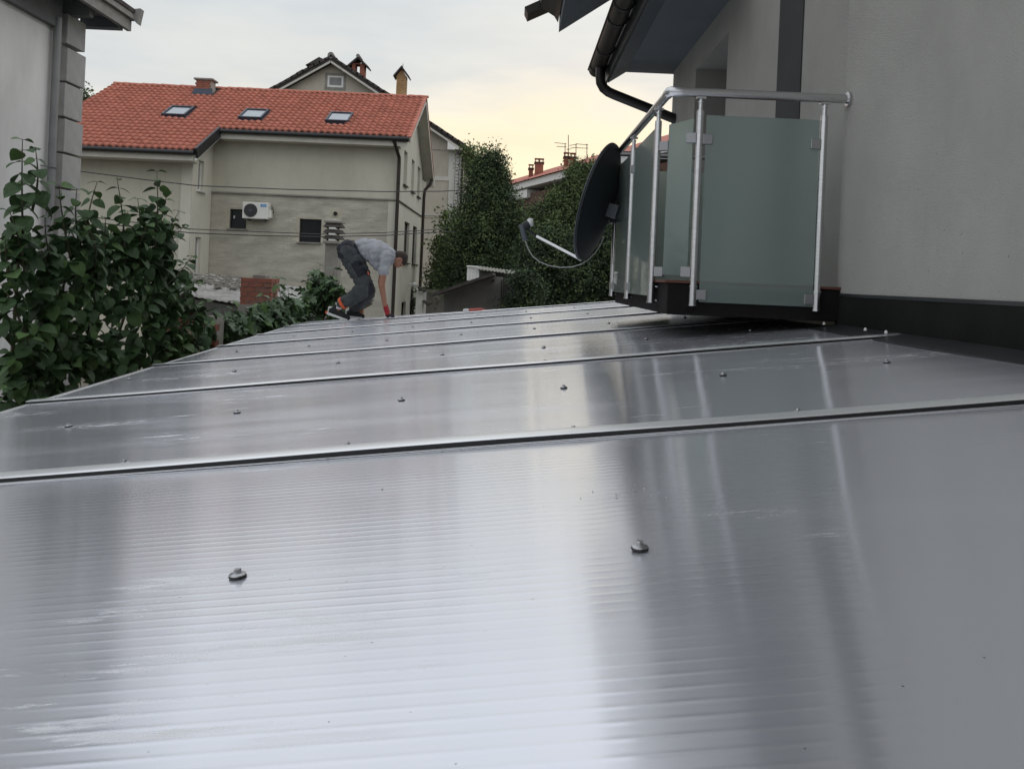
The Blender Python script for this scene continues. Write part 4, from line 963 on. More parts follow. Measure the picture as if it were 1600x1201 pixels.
clump_tree('small_tree', 'sliver of green tree poking out behind the left end of the red roof', [(131, 156, 5, 9, 1), (120, 150, 10, 12, 1)], 34, [M['leafT2'], M['leafT']], 700, .14, tr_(122, 34, 9), seed=5)
clump_tree('climbing_fig', 'light green leafy climber on the pale wall beside the dark evergreen', [(703, 345, 8, 22, .5), (692, 388, 10, 22, .7), (684, 430, 9, 26, .8), (672, 470, 14, 18, .8), (700, 470, 18, 18, .8), (660, 478, 14, 10, .5)], 30, [M['leafT4'], M['leafT2'], M['leafF']], 5200, .13, tr_(690, 30, 4.0), 'climber', seed=6)
clump_tree('fir_tip', 'thin treetop sprigs between the brown eave and the evergreen tree', [(733, 240, 7, 9, 1), (738, 262, 8, 16, 1.2), (755, 236, 4, 10, .4)], 30, [M['leafT2'], M['leafT4']], 1800, .10, tr_(735, 30, 7.2), seed=8)

clump_tree('ivy_clump', 'dark ivy clump creeping over the right side of the grey cement shed', [(832, 458, 18, 28, 1), (812, 476, 22, 12, .6), (815, 436, 14, 8, .4)], 17.6, [M['leafT3'], M['leafT'], M['leafT2']], 5000, .07, [(at(830, 480, 17.7).x, 17.7, 0), (at(830, 480, 17.7).x, 17.7, 2), (at(830, 460, 17.7).x, 17.7, 2.8)], 'ivy', seed=12)
# ================================================================== shed beyond the roof
sh = thing('cement_shed', (-.9, 18.4, 0), 'grey cement shed with sloping roof edge behind the canopy roof', 'shed')
p = [at(694, 458, 18), at(771, 432, 18), at(785, 433, 18)]
mb = MB(); mb.prism([(p[0].x, 18, 0), (p[2].x, 18, 0), p[2], p[1], p[0]], (0, 2.5, 0)); mb.build('wall', M['shed'], sh)
d = (p[1] - p[0]).normalized(); nn = Vector((0, -1, 0)).cross(d); nn = nn if nn.z > 0 else -nn
MB().obox((p[0] + p[1]) / 2 + nn * .035 - d * .08, d, (0, 1, 0), nn, ((p[1] - p[0]).length / 2 + .12, 1.5, .03)).build('roof', M['tiledark'], sh)
q0, q1 = at(786, 436, 18.3), at(832, 440, 18.3)
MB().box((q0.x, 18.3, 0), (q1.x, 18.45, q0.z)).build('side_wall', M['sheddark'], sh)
MB().tube([at(771, 438, 17.98) + Vector((0, -.03, 0)), at(771, 438, 17.98) + Vector((0, .04, 0))], .028, 10).build('vent_hole', M['dark'], sh)
MB().tube([at(784, 437, 17.95), at(784, 487, 17.95)], .02, 6).build('wall_cable', M['wire'], sh)
cr = thing('corrugated_lean_to', at(760, 422, 19), 'rusty corrugated roof edge over white boards behind the grey shed', 'roof')
a, b = at(747, 421, 19), at(806, 429, 19); mb = MB(); n = 44; vs = []
for k in range(2):
    for i in range(n + 1):
        f = i / n; pz = a.lerp(b, f); vs.append(pz + Vector((0, k * 1.2, k * .08 + .012 * math.sin(i * 1.57))))
m = n + 1; mb.add(vs, [(i, i + 1, m + i + 1, m + i) for i in range(n)]); o = mb.build('roof_sheet', M['conc'], cr); s_ = o.modifiers.new('s', 'SOLIDIFY'); s_.thickness = .015
bdm = MB(); bdm.box((-.035, -.012, -.17), (.035, .012, .17)); bdme = bdm.mesh('board', M['white'])
for k in range(4): c = at(732 + k * 4.8, 427, 19.1); inst('board', bdme, cr, c)
MB().tube([at(729, 416, 19.05), at(747, 417, 19.05)], .018, 6).build('rail', M['white'], cr)
MB().box((at(747, 440, 19.3).x, 19.3, 0), (at(806, 440, 19.3).x, 19.5, at(760, 425, 19.3).z)).build('wall', M['shed'], cr)
# little outbuilding by the second downpipe
ob = thing('outbuilding', at(658, 470, 27), 'tiny white outbuilding with dark tiled eaves by the far downpipe', 'outbuilding')
a, b = at(655, 456, 27), at(662, 495, 27); MB().box((a.x - .1, 27, 0), (b.x - .05, 28, a.z)).build('wall', M['white'], ob)
for (x_, y_) in ((657, 452), (664, 473)):
    c = at(x_, y_, 27); MB().obox(c + Vector((.05, 0, 0)), Vector((.85, 0, -.5)).normalized(), (0, 1, 0), Vector((.5, 0, .85)).normalized(), (.13, .3, .03)).build('roof', M['tiledark'], ob)
gw = thing('garden_wall', at(690, 470, 26), 'low grey garden wall between the pale house and the cement shed', 'wall')
a = at(665, 452, 29.4); MB().box((a.x - .1, 29.4, 0), (at(712, 455, 29.4).x, 29.6, a.z)).build('wall', M['conc'], gw)

# ================================================================== low neighbouring roof, its chimney, the cowl chimney
lr = thing('fibre_cement_roof', (-5, 13, 0), 'low pale corrugated roof with debris behind the shrubs', 'roof')
c00, c10, c11, c01 = at(235, 452, 13.2), at(512, 497, 11.9), at(500, 452, 15.0), at(255, 424, 16.2)
mb = MB(); nu, nv = 150, 8; vs = []
for j in range(nv + 1):
    for i in range(nu + 1):
        f, g2 = i / nu, j / nv; pz = c00.lerp(c10, f).lerp(c01.lerp(c11, f), g2)
        vs.append(pz + Vector((0, 0, .006 * math.sin(f * 2 * math.pi * 26) - (.0 if j else .0) + (.03 if j == 4 else 0))))
m = nu + 1; mb.add(vs, [(j * m + i, j * m + i + 1, (j + 1) * m + i + 1, (j + 1) * m + i) for j in range(nv) for i in range(nu)])
o = mb.build('roof_sheet', M['asb'], lr, smooth=False); o.data.shade_smooth(); s_ = o.modifiers.new('s', 'SOLIDIFY'); s_.thickness = .012; s_.offset = -1
mb = MB(); mb.prism([c00 + Vector((0, .15, -.06)), c10 + Vector((0, .15, -.06)), c11 + Vector((0, 0, -.06)), c01 + Vector((0, 0, -.06))], (0, 0, -2.6)); mb.build('wall', M['shed'], lr)
rnd = random.Random(21); mb = MB()
for i in range(420):
    f = rnd.random(); g2 = min(1, max(0, rnd.gauss(.72, .14))); pz = c00.lerp(c10, f * .62).lerp(c01.lerp(c11, f * .62), g2) + Vector((0, 0, .045)); s = rnd.uniform(.01, .05)
    a = rnd.uniform(0, 3.14); mb.obox(pz, (math.cos(a), math.sin(a), rnd.uniform(-.3, .3)), (-math.sin(a), math.cos(a), 0), (0, 0, 1), (s * 1.6, s, s * .4))
tag(mb.build('roof_debris', M['conc']), 'broken tile and twig litter lying on the pale corrugated roof', 'debris', kind='stuff')
ck = thing('brick_chimney', at(404, 470, 12.6), 'square red brick chimney stub on the low corrugated roof', 'chimney')
a, b = at(381, 474, 12.6), at(429, 434, 12.6); z0, z1 = a.z - .3, at(400, 434, 12.6).z; y0 = 12.4; wd = b.x - a.x
MB().box((a.x + .012, y0 + .012, z0), (b.x - .012, y0 + .42, z1 - .01)).build('core', M['mort'], ck)
bmf = [MB().box((-.1175, -.05, -.031), (.1175, .05, .031)).mesh('brick', mm) for mm in (M['redbrick'], brick_mat('pale red brick', (.22, .11, .085)))]
bsm = [MB().box((-.055, -.05, -.031), (.055, .05, .031)).mesh('brick', mm) for mm in (M['redbrick'],)]
r = 0; z = z1 - .035; rnd = random.Random(31)
while z > z0 + .17:
    xs = [a.x + .12, a.x + .365] if r % 2 == 0 else [a.x + .06, a.x + .243, a.x + .43]
    for i, x_ in enumerate(xs):
        short = r % 2 == 1 and i != 1
        inst('brick', bsm[0] if short else rnd.choice(bmf), ck, (x_ + rnd.uniform(-.003, .003), y0 + .05 + rnd.uniform(-.004, .004), z))
    for yy in ((.16, .345) if r % 2 == 0 else (.10, .27)):
        inst('brick', rnd.choice(bmf), ck, (b.x - .046, y0 + yy, z), Quaternion((0, 0, 1), R(90)))
    z -= .073; r += 1
MB().box((a.x - .02, y0 - .02, z0), (b.x + .02, y0 + .45, z + .13)).build('mortar_base', M['conc'], ck)
MB().box((a.x + .16, y0 + .08, z1), (a.x + .36, y0 + .32, z1 + .05)).build('flue_top', M['conc'], ck, bevel=.01)
cc = thing('cowl_chimney', at(521, 420, 17), 'concrete chimney with stacked three tier cowl behind the bending worker', 'chimney')
a, b = at(511, 381, 17), at(532, 381, 17)
MB().box((a.x, 16.85, 0), (b.x, 17.15, a.z)).build('shaft', M['conc'], cc)
MB().box((a.x - .05, 16.8, a.z), (b.x + .05, 17.2, a.z + .06)).build('base_plate', M['conc'], cc, bevel=.008)
cxm = (a.x + b.x) / 2; zb = a.z + .062
for k in range(3):
    m_ = MB(); h = .125
    def sq(r, z): return [(cxm - r, 17 - r, z), (cxm + r, 17 - r, z), (cxm + r, 17 + r, z), (cxm - r, 17 + r, z)]
    m_.add(sq(.20, zb + k * h + .04) + sq(.15, zb + k * h + .115) + sq(.19, zb + k * h + .04) + sq(.14, zb + k * h + .112), [(0, 1, 5, 4), (1, 2, 6, 5), (2, 3, 7, 6), (3, 0, 4, 7), (8, 12, 13, 9), (9, 13, 14, 10), (10, 14, 15, 11), (11, 15, 12, 8)])
    m_.box((cxm - .13, 16.87, zb + k * h), (cxm - .09, 16.91, zb + k * h + .1)); m_.box((cxm + .09, 16.87, zb + k * h), (cxm + .13, 16.91, zb + k * h + .1))
    m_.build('cowl_tier', M['tiledark'], cc)
    MB().box((cxm - .07, 16.80, zb + k * h + .002), (cxm + .07, 16.83, zb + k * h + .034)).build('cowl_slot', M['white'], cc)
MB().add([(cxm - .19, 16.81, zb + .38), (cxm + .19, 16.81, zb + .38), (cxm + .19, 17.19, zb + .38), (cxm - .19, 17.19, zb + .38), (cxm - .19, 16.81, zb + .42), (cxm + .19, 16.81, zb + .42), (cxm + .19, 17.19, zb + .42), (cxm - .19, 17.19, zb + .42), (cxm, 17, zb + .49)],
         [(0, 3, 2, 1), (0, 1, 5, 4), (1, 2, 6, 5), (2, 3, 7, 6), (3, 0, 4, 7), (4, 5, 8), (5, 6, 8), (6, 7, 8), (7, 4, 8)]).build('cowl_lid', M['conc'], cc)
# low brick wall behind the shrubs
bw_ = thing('brick_wall', (-2.95, 7, 0), 'low weathered red brick wall glimpsed between leaves beside the roof edge', 'wall')
x0w, x1w = at(255, 500, 7.3).x, at(338, 500, 7.3).x; zt = at(300, 492, 7.3).z
MB().box((x0w, 7.32, 0), (x1w, 7.5, zt - .01)).build('core', M['mort'], bw_)
bmf2 = MB().box((-.1175, -.05, -.031), (.1175, .05, .031)).mesh('brick', M['redbrick'])
z = zt - .035; r = 0
while z > zt - .95:
    x = x0w + (.12 if r % 2 else 0)
    while x < x1w: inst('brick', bmf2, bw_, (x, 7.34, z)); x += .247
    z -= .073; r += 1
# stand behind the worker
st = thing('timber_stand', at(565, 495, 10.45), 'grey plank on an orange wooden post behind the crouching worker', 'stand')
a, b = at(559, 479, 10.45), at(572, 520, 10.45); MB().box((a.x, 10.4, 0), (a.x + .075, 10.48, at(565, 478, 10.4).z)).build('post', M['owood'], st)
p, q = at(548, 486, 10.42), at(583, 467, 10.42); d = (q - p).normalized(); nn = Vector((0, -1, 0)).cross(d)
MB().obox((p + q) / 2, d, (0, 1, 0), nn, ((q - p).length / 2, .09, .022)).build('plank', M['plank'], st, bevel=.003)
MB().obox((p + q) / 2 + d * .05 - Vector((0, 0, .045)), d, (0, 1, 0), nn, (.10, .06, .018)).build('batten', M['plank'], st)

# ================================================================== overhead cables
def cable(pts, Y0, Y1, label, r=.011):
    n = len(pts); P_ = [at(x, y, Y0 + (Y1 - Y0) * i / (n - 1)) for i, (x, y) in enumerate(pts)]
    mb = MB(); mb.tube(P_, r, 6); tag(mb.build('overhead_cable', M['wire'], smooth=True), label, 'cable', 'overhead cables crossing the beige house')
cable([(60, 258), (128, 268), (220, 280), (305, 290), (450, 296), (600, 299.5), (690, 299), (725, 297)], 18, 24, 'uppermost overhead cable, above the air conditioner', .014)
cable([(150, 340), (230, 350), (300, 358), (400, 362), (500, 366), (600, 363.5), (660, 360), (705, 356)], 17, 24, 'middle overhead cable just above the lowest one', .011)
cable([(150, 348), (230, 357), (300, 364), (400, 368), (500, 370), (600, 368), (660, 364), (710, 362)], 17, 24, 'lowest overhead cable, passing behind the cowl chimney', .013)

# ================================================================== shrubs
def leaf_mesh(name, m, L_=1.0, W=.84, lobed=False):
    mb = MB()
    if not lobed:
        out = [(0, 0), (.04, .30), (.22, .50), (.45, .53), (.70, .40), (.88, .18), (1.0, 0)]
    else:
        out = [(0, 0), (.0, .36), (.28, .18), (.40, .56), (.56, .20), (.80, .26), (1.0, 0)]
    n = len(out); vs = []
    for (x, y) in out: vs.append((x * L_, 0, -.34 * x * x * L_))
    for s in (1, -1):
        for (x, y) in out[1:-1]: vs.append((x * L_, s * y * W * L_, -.34 * x * x * L_ + .14 * y * L_))
    fs = []
    for k, s in enumerate((1, -1)):
        e = [0] + [n + k * (n - 2) + i for i in range(n - 2)] + [n - 1]
        for i in range(n - 1):
            q = (i, i + 1, e[i + 1], e[i]); q = tuple(dict.fromkeys(q))
            if s < 0: q = q[::-1]
            if len(q) > 2: fs.append(q)
    mb.add(vs, fs); me = bpy.data.meshes.new(name); me.from_pydata([tuple(v) for v in mb.v], [], mb.f); me.materials.append(m); me.shade_smooth(); return me, mb
def shrub(name, label, shoots, blobs, lsize, mats, nfill, seed, lobed=False, yfun=None, nsingle=290, spacing=.055, cat='shrub', base=None):
    """shoots: (px,py of tip, px,py of lower end); blobs: (px,py,rx,ry,count weight)"""
    rnd = random.Random(seed); o = thing(name, base, label, cat)
    meshes = [leaf_mesh('leaf', m, lobed=lobed)[0] for m in mats]; proto = leaf_mesh('leaf', mats[0], lobed=lobed)[1]
    leaves = []; stems = MB()
    def put(p, d, s, mi):
        d = d.normalized(); up = Vector((rnd.gauss(0, .35), rnd.gauss(0, .35), 1)); y = up.cross(d)
        if y.length < .05: return
        y.normalize(); z = d.cross(y); mtx = Matrix((d, y, z)).transposed(); leaves.append((p, mtx.to_quaternion(), s, mi))
    for (tx, ty, bx_, by_) in shoots:
        T_ = at(tx, ty, yfun(tx, ty) + rnd.uniform(0, .25)); B_ = at(bx_, by_, yfun(bx_, by_) + rnd.uniform(.1, .35)); L_ = (T_ - B_).length; n = max(3, int(L_ / spacing))
        bend = Vector((rnd.uniform(-.04, .04), rnd.uniform(-.04, .04), 0)); path = [B_.lerp(T_, i / n) + bend * math.sin(math.pi * i / n) for i in range(n + 1)]
        stems.tube(path, [.008 - .006 * i / n for i in range(n + 1)], 5); ang = rnd.uniform(0, 3)
        for i in range(1, n + 1):
            f = i / n; s = lsize * (1.25 - .5 * f ** 3) * rnd.uniform(.65, 1.2); ang += 1.57 + rnd.uniform(-.3, .3)
            for q in (0, 1):
                a = ang + q * 3.14; el = -.45 + .50 * f ** 3 + rnd.uniform(-.35, .25)
                d = Vector((math.cos(a) * math.cos(el), math.sin(a) * math.cos(el), math.sin(el))); p = path[i] + d * .012
                stems.tube([path[i], p + d * .01], .0018, 3, cap=False); put(p, d, s, 1 if (f > .75 and rnd.random() < .7) else 0)
    nsh = len(leaves); tot = sum(b[4] for b in blobs)
    for (px, py, rx, ry, wg) in blobs:
        for k in range(int(nfill * wg / tot)):
            a, r = rnd.uniform(0, 6.283), math.sqrt(rnd.random()); qx, qy = px + rx * r * math.cos(a), py + ry * r * math.sin(a)
            p = at(qx, qy, yfun(qx, qy) + abs(rnd.gauss(0, .28)) + .1)
            az = rnd.uniform(0, 6.283); el = rnd.uniform(-1.15, .2); d = Vector((math.cos(az) * math.cos(el), math.sin(az) * math.cos(el) - .25, math.sin(el)))
            put(p, d, lsize * rnd.uniform(.55, 1.35), rnd.choices(range(len(mats)), [6, 1.4, .5][:len(mats)])[0])
    # main stems from the ground
    for k in range(7):
        b_ = rnd.choice(blobs); t = at(b_[0], b_[1], yfun(b_[0], b_[1]) + .3); g0 = Vector(base) + Vector((rnd.uniform(-.2, .2), rnd.uniform(-.3, .3), 0)); stems.tube([g0, g0.lerp(t, .5) + Vector((rnd.uniform(-.1, .1), 0, .2)), t], [.025, .016, .007], 6)
    stems.build('stem', M['twig'], o, smooth=True)
    order = sorted(leaves, key=lambda l: l[0].y / (l[2]))
    top = leaves[:min(nsh, nsingle)]; rest = leaves[len(top):]
    rest = sorted(rest, key=lambda l: l[0].y); extra = nsingle - len(top); top = top + rest[:max(0, extra)]; rest = rest[max(0, extra):]
    for (p, q, s, mi) in top: inst('leaf', meshes[mi], o, p, q, (s, s, s))
    mb = MB()
    for (p, q, s, mi) in rest:
        mb.cur = mi; mb.add([p + q @ (v * s) for v in proto.v], proto.f)
    if mb.v:
        me = mb_fast(mb, mats); me.name = 'foliage'; me.shade_smooth(); c_ = bpy.data.objects.new('foliage', me); col.objects.link(c_); c_.parent = o; c_.location = -Vector(o.location); c_['kind'] = 'stuff'
    return o
def yfA(px, py):
    u = (px - 800) / 1250
    return max(3.9, min(9, 2.42 / max(.2, -u - .004 + .0436 * (py - 436) / 1250)))
shrub('leafy_shrub', 'large dark broad leaved shrub against the white plaster house at left',
      [(35, 218, 38, 420), (55, 230, 50, 330), (15, 330, 40, 440), (92, 290, 110, 400), (120, 295, 125, 390), (152, 284, 140, 400), (183, 280, 195, 400), (200, 330, 190, 430), (215, 310, 215, 420), (245, 268, 240, 400), (262, 300, 245, 410), (290, 350, 240, 450), (300, 400, 230, 470), (308, 438, 240, 500), (70, 340, 90, 430), (8, 375, 30, 470), (60, 380, 80, 460), (5, 445, 40, 520), (280, 330, 250, 430), (165, 340, 160, 440), (320, 470, 270, 530), (230, 350, 220, 440), (130, 340, 140, 440), (2, 470, 20, 540), (40, 520, 60, 590)],
      [(238, 365, 28, 48, .8), (125, 370, 34, 30, .4), (200, 420, 75, 60, 2.6), (100, 440, 60, 60, 1.8), (250, 450, 48, 50, 1.3), (170, 520, 120, 60, 3.4), (60, 500, 45, 35, .8), (110, 580, 95, 50, 2.4), (30, 615, 34, 42, .7), (240, 545, 60, 40, 1.2), (30, 390, 18, 50, .5), (300, 500, 35, 40, .7), (16, 560, 18, 14, .2)],
      .082, [M['leafA'], M['leafA2'], M['leafF']], 1950, 41, yfun=yfA, base=(-3.2, 5.2, 0), nsingle=298)
def yfB(px, py):
    u = (px - 800) / 1250; return max(6.6, min(10.9, 2.72 / max(.2, -u + .0436 * (py - 436) / 1250)))
shrub('fig_bush', 'lighter green fig bush growing between the left shrub and the crouching worker',
      [(500, 414, 505, 480), (522, 420, 512, 480), (480, 440, 480, 490), (530, 440, 520, 490), (450, 450, 455, 500), (410, 462, 415, 510), (365, 470, 370, 520), (345, 480, 350, 530), (390, 480, 390, 530), (435, 435, 450, 500)],
      [(505, 462, 30, 30, 2), (497, 436, 16, 14, .25), (524, 470, 14, 24, .6), (450, 485, 40, 22, 1.6), (400, 505, 45, 22, 1.6), (345, 525, 38, 28, 1.4), (300, 545, 30, 20, .6), (420, 490, 30, 20, 1)],
      .125, [M['leafF'], M['leafA2'], M['leafA']], 1500, 42, lobed=True, yfun=yfB, base=(-3.1, 9.5, 0), nsingle=290, spacing=.09)
def yfC(px, py): return yfA(px, py) + .1
shrub('red_leaved_shrub', 'small shrub with reddish leaves poking up at the roof edge below the dark shrub',
      [(262, 545, 270, 580), (285, 500, 285, 560), (305, 490, 300, 550), (320, 500, 310, 545)], [(285, 540, 30, 22, 1), (262, 560, 14, 10, .4)], .085, [M['leafA2'], M['leafR'], M['leafR']], 90, 43, yfun=yfC, base=(-2.6, 6.0, 0), nsingle=200)
# distant backdrop belt of foliage

# ================================================================== the worker
PY = 9.62
def pt(px, py, dy=0.0): p = at(px, py, PY); return Vector((p.x, PY + dy, p.z))
def blobby(name, segs, mats, parent, voxel=.009, smooth=6, wrinkle=0):
    """one continuous surface grown from tapered limbs: (p, q, r0, r1)"""
    bm = bmesh.new()
    for s in segs:
        p, q, r0, r1 = s[:4]; sc = s[4] if len(s) > 4 else (1, 1, 1)
        L_ = (q - p).length; n = max(1, int(L_ / (min(r0, r1) * .35)) + 1)
        for i in range(n + 1):
            f = i / n; r = r0 + (r1 - r0) * f
            bmesh.ops.create_icosphere(bm, subdivisions=2, radius=r, matrix=Matrix.Translation(p.lerp(q, f)) @ Matrix.Diagonal((*sc, 1)))
    me = bpy.data.meshes.new(name); bm.to_mesh(me); bm.free()
    o = bpy.data.objects.new(name, me); col.objects.link(o)
    m = o.modifiers.new('r', 'REMESH'); m.mode = 'VOXEL'; m.voxel_size = voxel; m.use_smooth_shade = True
    m2 = o.modifiers.new('s', 'SMOOTH'); m2.factor = .5; m2.iterations = smooth
    dg = bpy.context.evaluated_depsgraph_get(); me2 = bpy.data.meshes.new_from_object(o.evaluated_get(dg)); o.modifiers.clear(); o.data = me2; bpy.data.meshes.remove(me)
    if wrinkle:
        from mathutils import noise as mn
        nn_ = [v.normal.copy() for v in me2.vertices]
        for v, q in zip(me2.vertices, nn_):
            c = v.co; a = mn.noise(Vector((c.x * 9 + c.z * 7, c.y * 6, c.z * 22 - c.x * 9))); b_ = mn.noise(Vector((c.x * 30, c.y * 22, c.z * 34 + 5)))
            v.co += q * (wrinkle * .30 + wrinkle * (a - abs(a) * .4) * .9 + wrinkle * .32 * b_)
    me2.name = name; me2.materials.clear()
    for mm in mats: me2.materials.append(mm)
    me2.transform(Matrix.Translation(-base_of(parent))); me2.shade_smooth(); o.parent = parent
    return o
wk = thing('person', (pt(545, 500).x, PY, rz(pt(545, 500).x)), 'person in grey T-shirt, dark trousers and red gloves bending with hands on the roof', 'person')
hipN, hipF = pt(548, 396, -.085), pt(549, 396, .085)
kneeN, kneeF = pt(577, 452, -.13), pt(573, 458, .10)
ankN = pt(533, 476, -.10); ankF = pt(550, 483, .10)
wx = pt(607, 480).x
shN, shF = pt(606, 402, -.155), pt(599, 406, .155)
elN, elF = pt(600.5, 445, -.19), pt(592, 441, .16)
wrN, wrF = pt(604.5, 477, -.15), pt(600, 474, .09)
core = [(pt(547, 391, -.06), pt(547, 391, .06), .112, .112), (pt(548, 391), pt(567, 388), .128, .108, (1, 1.25, 1)), (pt(567, 388), pt(590, 394), .108, .138, (1, 1.22, 1)), (pt(590, 394), pt(605, 400), .138, .105, (1, 1.3, 1)), (pt(605, 400), pt(617, 403), .07, .052)]
legs = [(hipN, kneeN, .100, .062), (kneeN, ankN, .060, .036), (hipF, kneeF, .100, .062), (kneeF, ankF, .060, .036)]
arms = [(shN, elN, .056, .041), (elN, wrN, .042, .027), (shF, elF, .056, .041), (elF, wrF, .042, .027)]
hc = pt(624, 405); crown = Vector((1, 0, .02)).normalized(); face = Vector((.12, 0, -1)).normalized()
head = [(hc - crown * .01 - face * .012, hc + crown * .022 - face * .012, .080, .080, (1, .92, 1)), (hc + face * .03 - crown * .02, hc + face * .045 - crown * .045, .052, .036), (hc + face * .045 + crown * .02, hc + face * .05 - crown * .03, .045, .040),
        (hc + face * .088 - crown * .005, hc + face * .100 - crown * .022, .008, .011), (hc + face * .083 - crown * .042, hc + face * .083 - crown * .044, .014, .013, (1, 1.6, 1)),
        (hc - crown * .012 + Vector((0, -.074, 0)) + face * .005, hc + crown * .014 + Vector((0, -.076, 0)) + face * .002, .012, .016, (1, .5, 1)), (hc - crown * .012 + Vector((0, .074, 0)), hc + crown * .014 + Vector((0, .076, 0)), .012, .016, (1, .5, 1))]
feet = [(ankN, Vector((ankN.x - .02, ankN.y, ankN.z - .06)), .034, .034), (ankF, Vector((ankF.x, ankF.y, ankF.z - .05)), .034, .034)]
blobby('body', [(q_[0], q_[1], q_[2] * .9, q_[3] * .9, *q_[4:]) for q_ in core[1:4]] + core[:1] + core[4:] + [(q_[0], q_[1], q_[2] * .88, q_[3] * .88) for q_ in legs] + arms + head + feet, [M['skin']], wk, .010, 5)
for s in (-1, 1):
    e = hc + face * .076 + crown * .012 + Vector((0, s * .030, 0)); MB().tube([e - face * .004, e + face * .004], [.010, .006], 8).build('eye', M['dark'], wk, smooth=True)
# T-shirt: torso and short sleeves
blobby('shirt', [(pt(566, 387.5), pt(571, 388), .116, .128, (1, 1.25, 1)), (pt(569, 388), pt(590, 395), .124, .155, (1, 1.24, 1)), (pt(590, 395), pt(606, 401), .155, .112, (1, 1.36, 1)), (pt(606, 401), pt(612, 402), .10, .062),
                 (shN, shN.lerp(elN, .50), .070, .064), (shF, shF.lerp(elF, .50), .070, .064), (pt(585, 408), pt(592, 414), .06, .07, (1, 2.2, 1)), (pt(566, 396), pt(574, 401), .06, .05, (1, 2.2, 1))], [M['shirt']], wk, .008, 4, wrinkle=.016)
tz = blobby('trousers', [(pt(545, 392, -.06), pt(545, 392, .06), .132, .132), (pt(545, 391), pt(546, 392), .124, .120, (1, 1.22, 1)),
                    (hipN, hipN.lerp(kneeN, .5), .132, .118), (hipN.lerp(kneeN, .5), kneeN, .112, .088), (kneeN, kneeN.lerp(ankN, .5), .085, .083), (kneeN.lerp(ankN, .5), ankN.lerp(kneeN, .06), .083, .058),
                    (hipF, hipF.lerp(kneeF, .5), .120, .108), (hipF.lerp(kneeF, .5), kneeF, .108, .085), (kneeF, kneeF.lerp(ankF, .5), .082, .078), (kneeF.lerp(ankF, .5), ankF.lerp(kneeF, .05), .078, .060),
                    (kneeN + Vector((-.05, -.02, .03)), kneeN + Vector((-.11, -.02, -.03)), .075, .07)], [M['trous'], M['trousb']], wk, .008, 4, wrinkle=.020)
# black seat, thigh and knee panels painted by face position
wb = base_of(wk); me = tz.data
for p_ in me.polygons:
    c = p_.center + wb
    ld = Vector((kneeN.x - hipN.x, 0, kneeN.z - hipN.z)).normalized(); rv = Vector((c.x - pt(566, 420).x, 0, c.z - pt(566, 420).z)); a = abs(rv.dot(ld)) < .095 and abs(rv.dot(Vector((-ld.z, 0, ld.x)))) < .058 and c.y < PY - .12
    b = c.z > pt(548, 385).z and c.x < pt(554, 385).x
    k_ = (c - kneeN).length < .105 and c.x > kneeN.x + .025
    seat = c.z > pt(545, 400).z and c.x < pt(536, 400).x
    if a or b or k_ or seat: p_.material_index = 1
MB().tube([pt(558, 382, -.14), pt(561, 389, -.155), pt(564, 397, -.15)], [.012, .014, .012], 6).build('belt', M['trousb'], tz, smooth=True)
MB().obox(pt(541, 400, -.205), (1, 0, -.15), (0, 1, 0), (.15, 0, 1), (.055, .004, .028)).build('pocket_flap', M['trousb'], tz, bevel=.003)
MB().obox(pt(579, 427, -.155), Vector((.4, 0, -1)).normalized(), (0, 1, 0), Vector((1, 0, .4)).normalized(), (.02, .004, .006)).build('orange_tab', M['orange'], tz)
d = (kneeN - ankN).normalized(); MB().tube([ankN + d * .025, ankN + d * .06], [.072, .080], 16).build('orange_cuff', M['orange'], tz, smooth=True)
# hair cap and glove, shoes
blobby('hair', [(hc - face * .024 + crown * .0, hc - face * .022 + crown * .030, .081, .079, (1, .94, 1)), (hc + crown * .045 + face * .015, hc + crown * .045 + face * .042, .054, .036, (1, 1.15, 1)), (hc - face * .03 - crown * .035, hc - face * .02 - crown * .01, .057, .074)], [M['hair']], wk, .008, 3)
def glove(wr, side, label=None):
    hx = wr.x + .035; base = Vector((hx, wr.y, rz(hx) + .055)); o = None
    segs = [(wr.lerp(base, .25), base, .030, .032), (base + Vector((0, -.022, -.008)), base + Vector((0, .022, -.008)), .024, .024)]
    o = blobby('glove', segs, [M['redg']], wk, .007, 3)
    fs = []
    for k, (dy, L_) in enumerate(((-.034, .062), (-.012, .075), (.011, .070), (.033, .055))):
        a = base + Vector((.010, dy, -.016)); b = a + Vector((L_ * .5, dy * .35, -.006)); c = Vector((a.x + L_ * .95, a.y + dy * .6, rz(a.x + L_ * .95) + .010)); 
        fs += [(a, b, .0125, .0115), (b, c, .0115, .0095)]
    a = base + Vector((-.005, side * .030, -.010)); b = a + Vector((-.005, side * .022, -.022)); c = Vector((b.x + .018, b.y + side * .008, rz(b.x + .018) + .010)); fs += [(a, b, .013, .012), (b, c, .012, .010)]
    blobby('glove_fingers', fs, [M['trousb']], o, .0045, 2)
glove(wrN, 1); glove(wrF, -1)
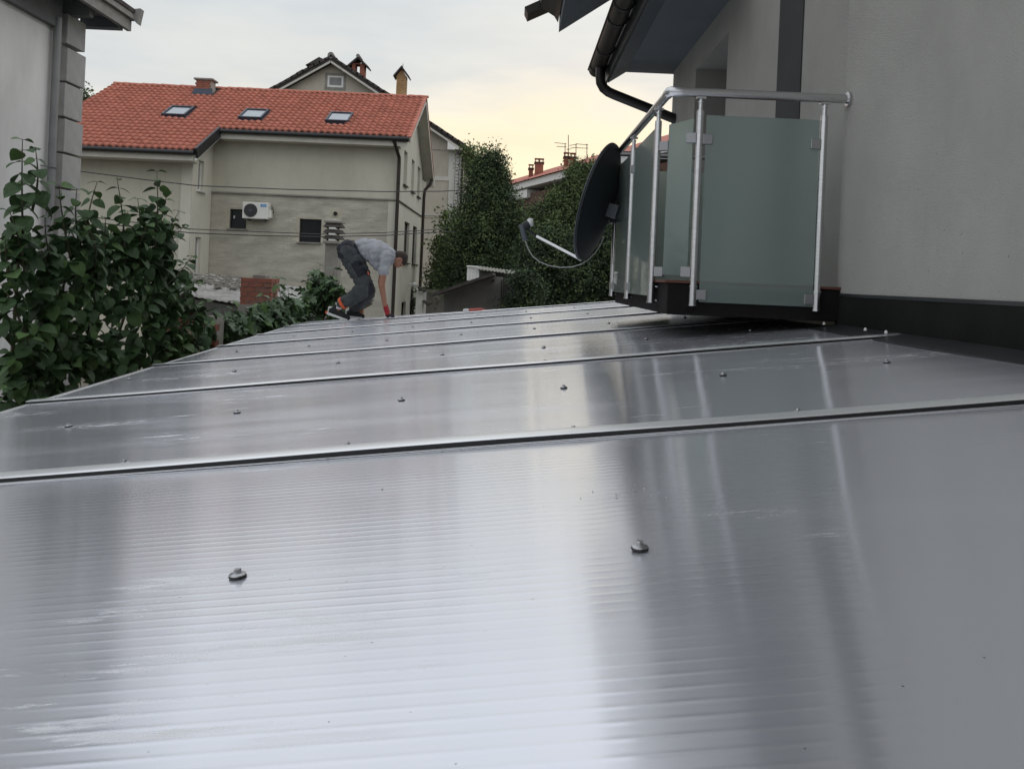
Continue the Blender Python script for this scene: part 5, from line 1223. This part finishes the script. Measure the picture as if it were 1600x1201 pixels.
def shoe(heel, toe, y, ank):
    h, t = Vector((heel[0], y, heel[1])), Vector((toe[0], y, toe[1])); d = (t - h).normalized(); up = Vector((0, 1, 0)).cross(d) * -1
    if up.z < 0: up = -up
    L_ = (t - h).length; ball = h + d * L_ * .68
    tb = Vector((t.x + .03, y, rz(t.x + .03) + .035))
    up_ = blobby('shoe', [(h + d * .045 + up * .055, ball + up * .045, .044, .042, (1, .9, 1)), (ball + up * .045, t + up * .034, .042, .030, (1, 1.05, 1)), (h + d * .06 + up * .06, ank, .046, .044)], [M['shoe']], wk, .008, 3)
    s = MB(); out = []
    for (f, wd, lo, hi) in ((-.01, .022, .006, .030), (.06, .036, 0, .032), (.3, .036, 0, .028), (.5, .036, 0, .026), (.72, .046, 0, .024), (.9, .040, .004, .022), (1.03, .018, .012, .022)):
        c = h + d * L_ * f; out.append([c + Vector((0, -wd, 0)) + up * lo, c + Vector((0, wd, 0)) + up * lo, c + Vector((0, wd * 1.03, 0)) + up * hi, c + Vector((0, -wd * 1.03, 0)) + up * hi])
    vs = [p for r_ in out for p in r_]; fs = [(0, 1, 2, 3), (len(vs) - 1, len(vs) - 2, len(vs) - 3, len(vs) - 4)]
    for i in range(len(out) - 1):
        for j in range(4): fs.append((i * 4 + j, i * 4 + (j + 1) % 4, i * 4 + 4 + (j + 1) % 4, i * 4 + 4 + j))
    s.add(vs, fs); s.build('sole', M['sole'], up_, smooth=True)
    MB().tube([h + up * .03 + d * .01, h + up * .085 + d * .005, h + up * .10 + d * .05], [.016, .02, .010], 8).build('heel_patch', M['sole'], up_, smooth=True)
    MB().tube([h + up * .004 - d * .004, h + up * .035 - d * .010], [.018, .022], 8).build('heel_tab', M['orange'], up_, smooth=True)
    return up_
hN = at(514, 489, PY); tx_ = at(545, 500, PY).x
shoe((hN.x, hN.z - .01), (tx_, rz(tx_) + .004), PY - .10, ankN + Vector((-.01, 0, -.01)))
hx = at(538, 490, PY).x; tx_ = hx + .20
shoe((hx, rz(hx) + .035), (tx_, rz(tx_) + .004), PY + .10, ankF)
MB().tube([ankN + Vector((-.012, 0, -.045)), ankN + Vector((0, 0, .02))], [.046, .044], 12).build('sock', M['sole'], wk, smooth=True)
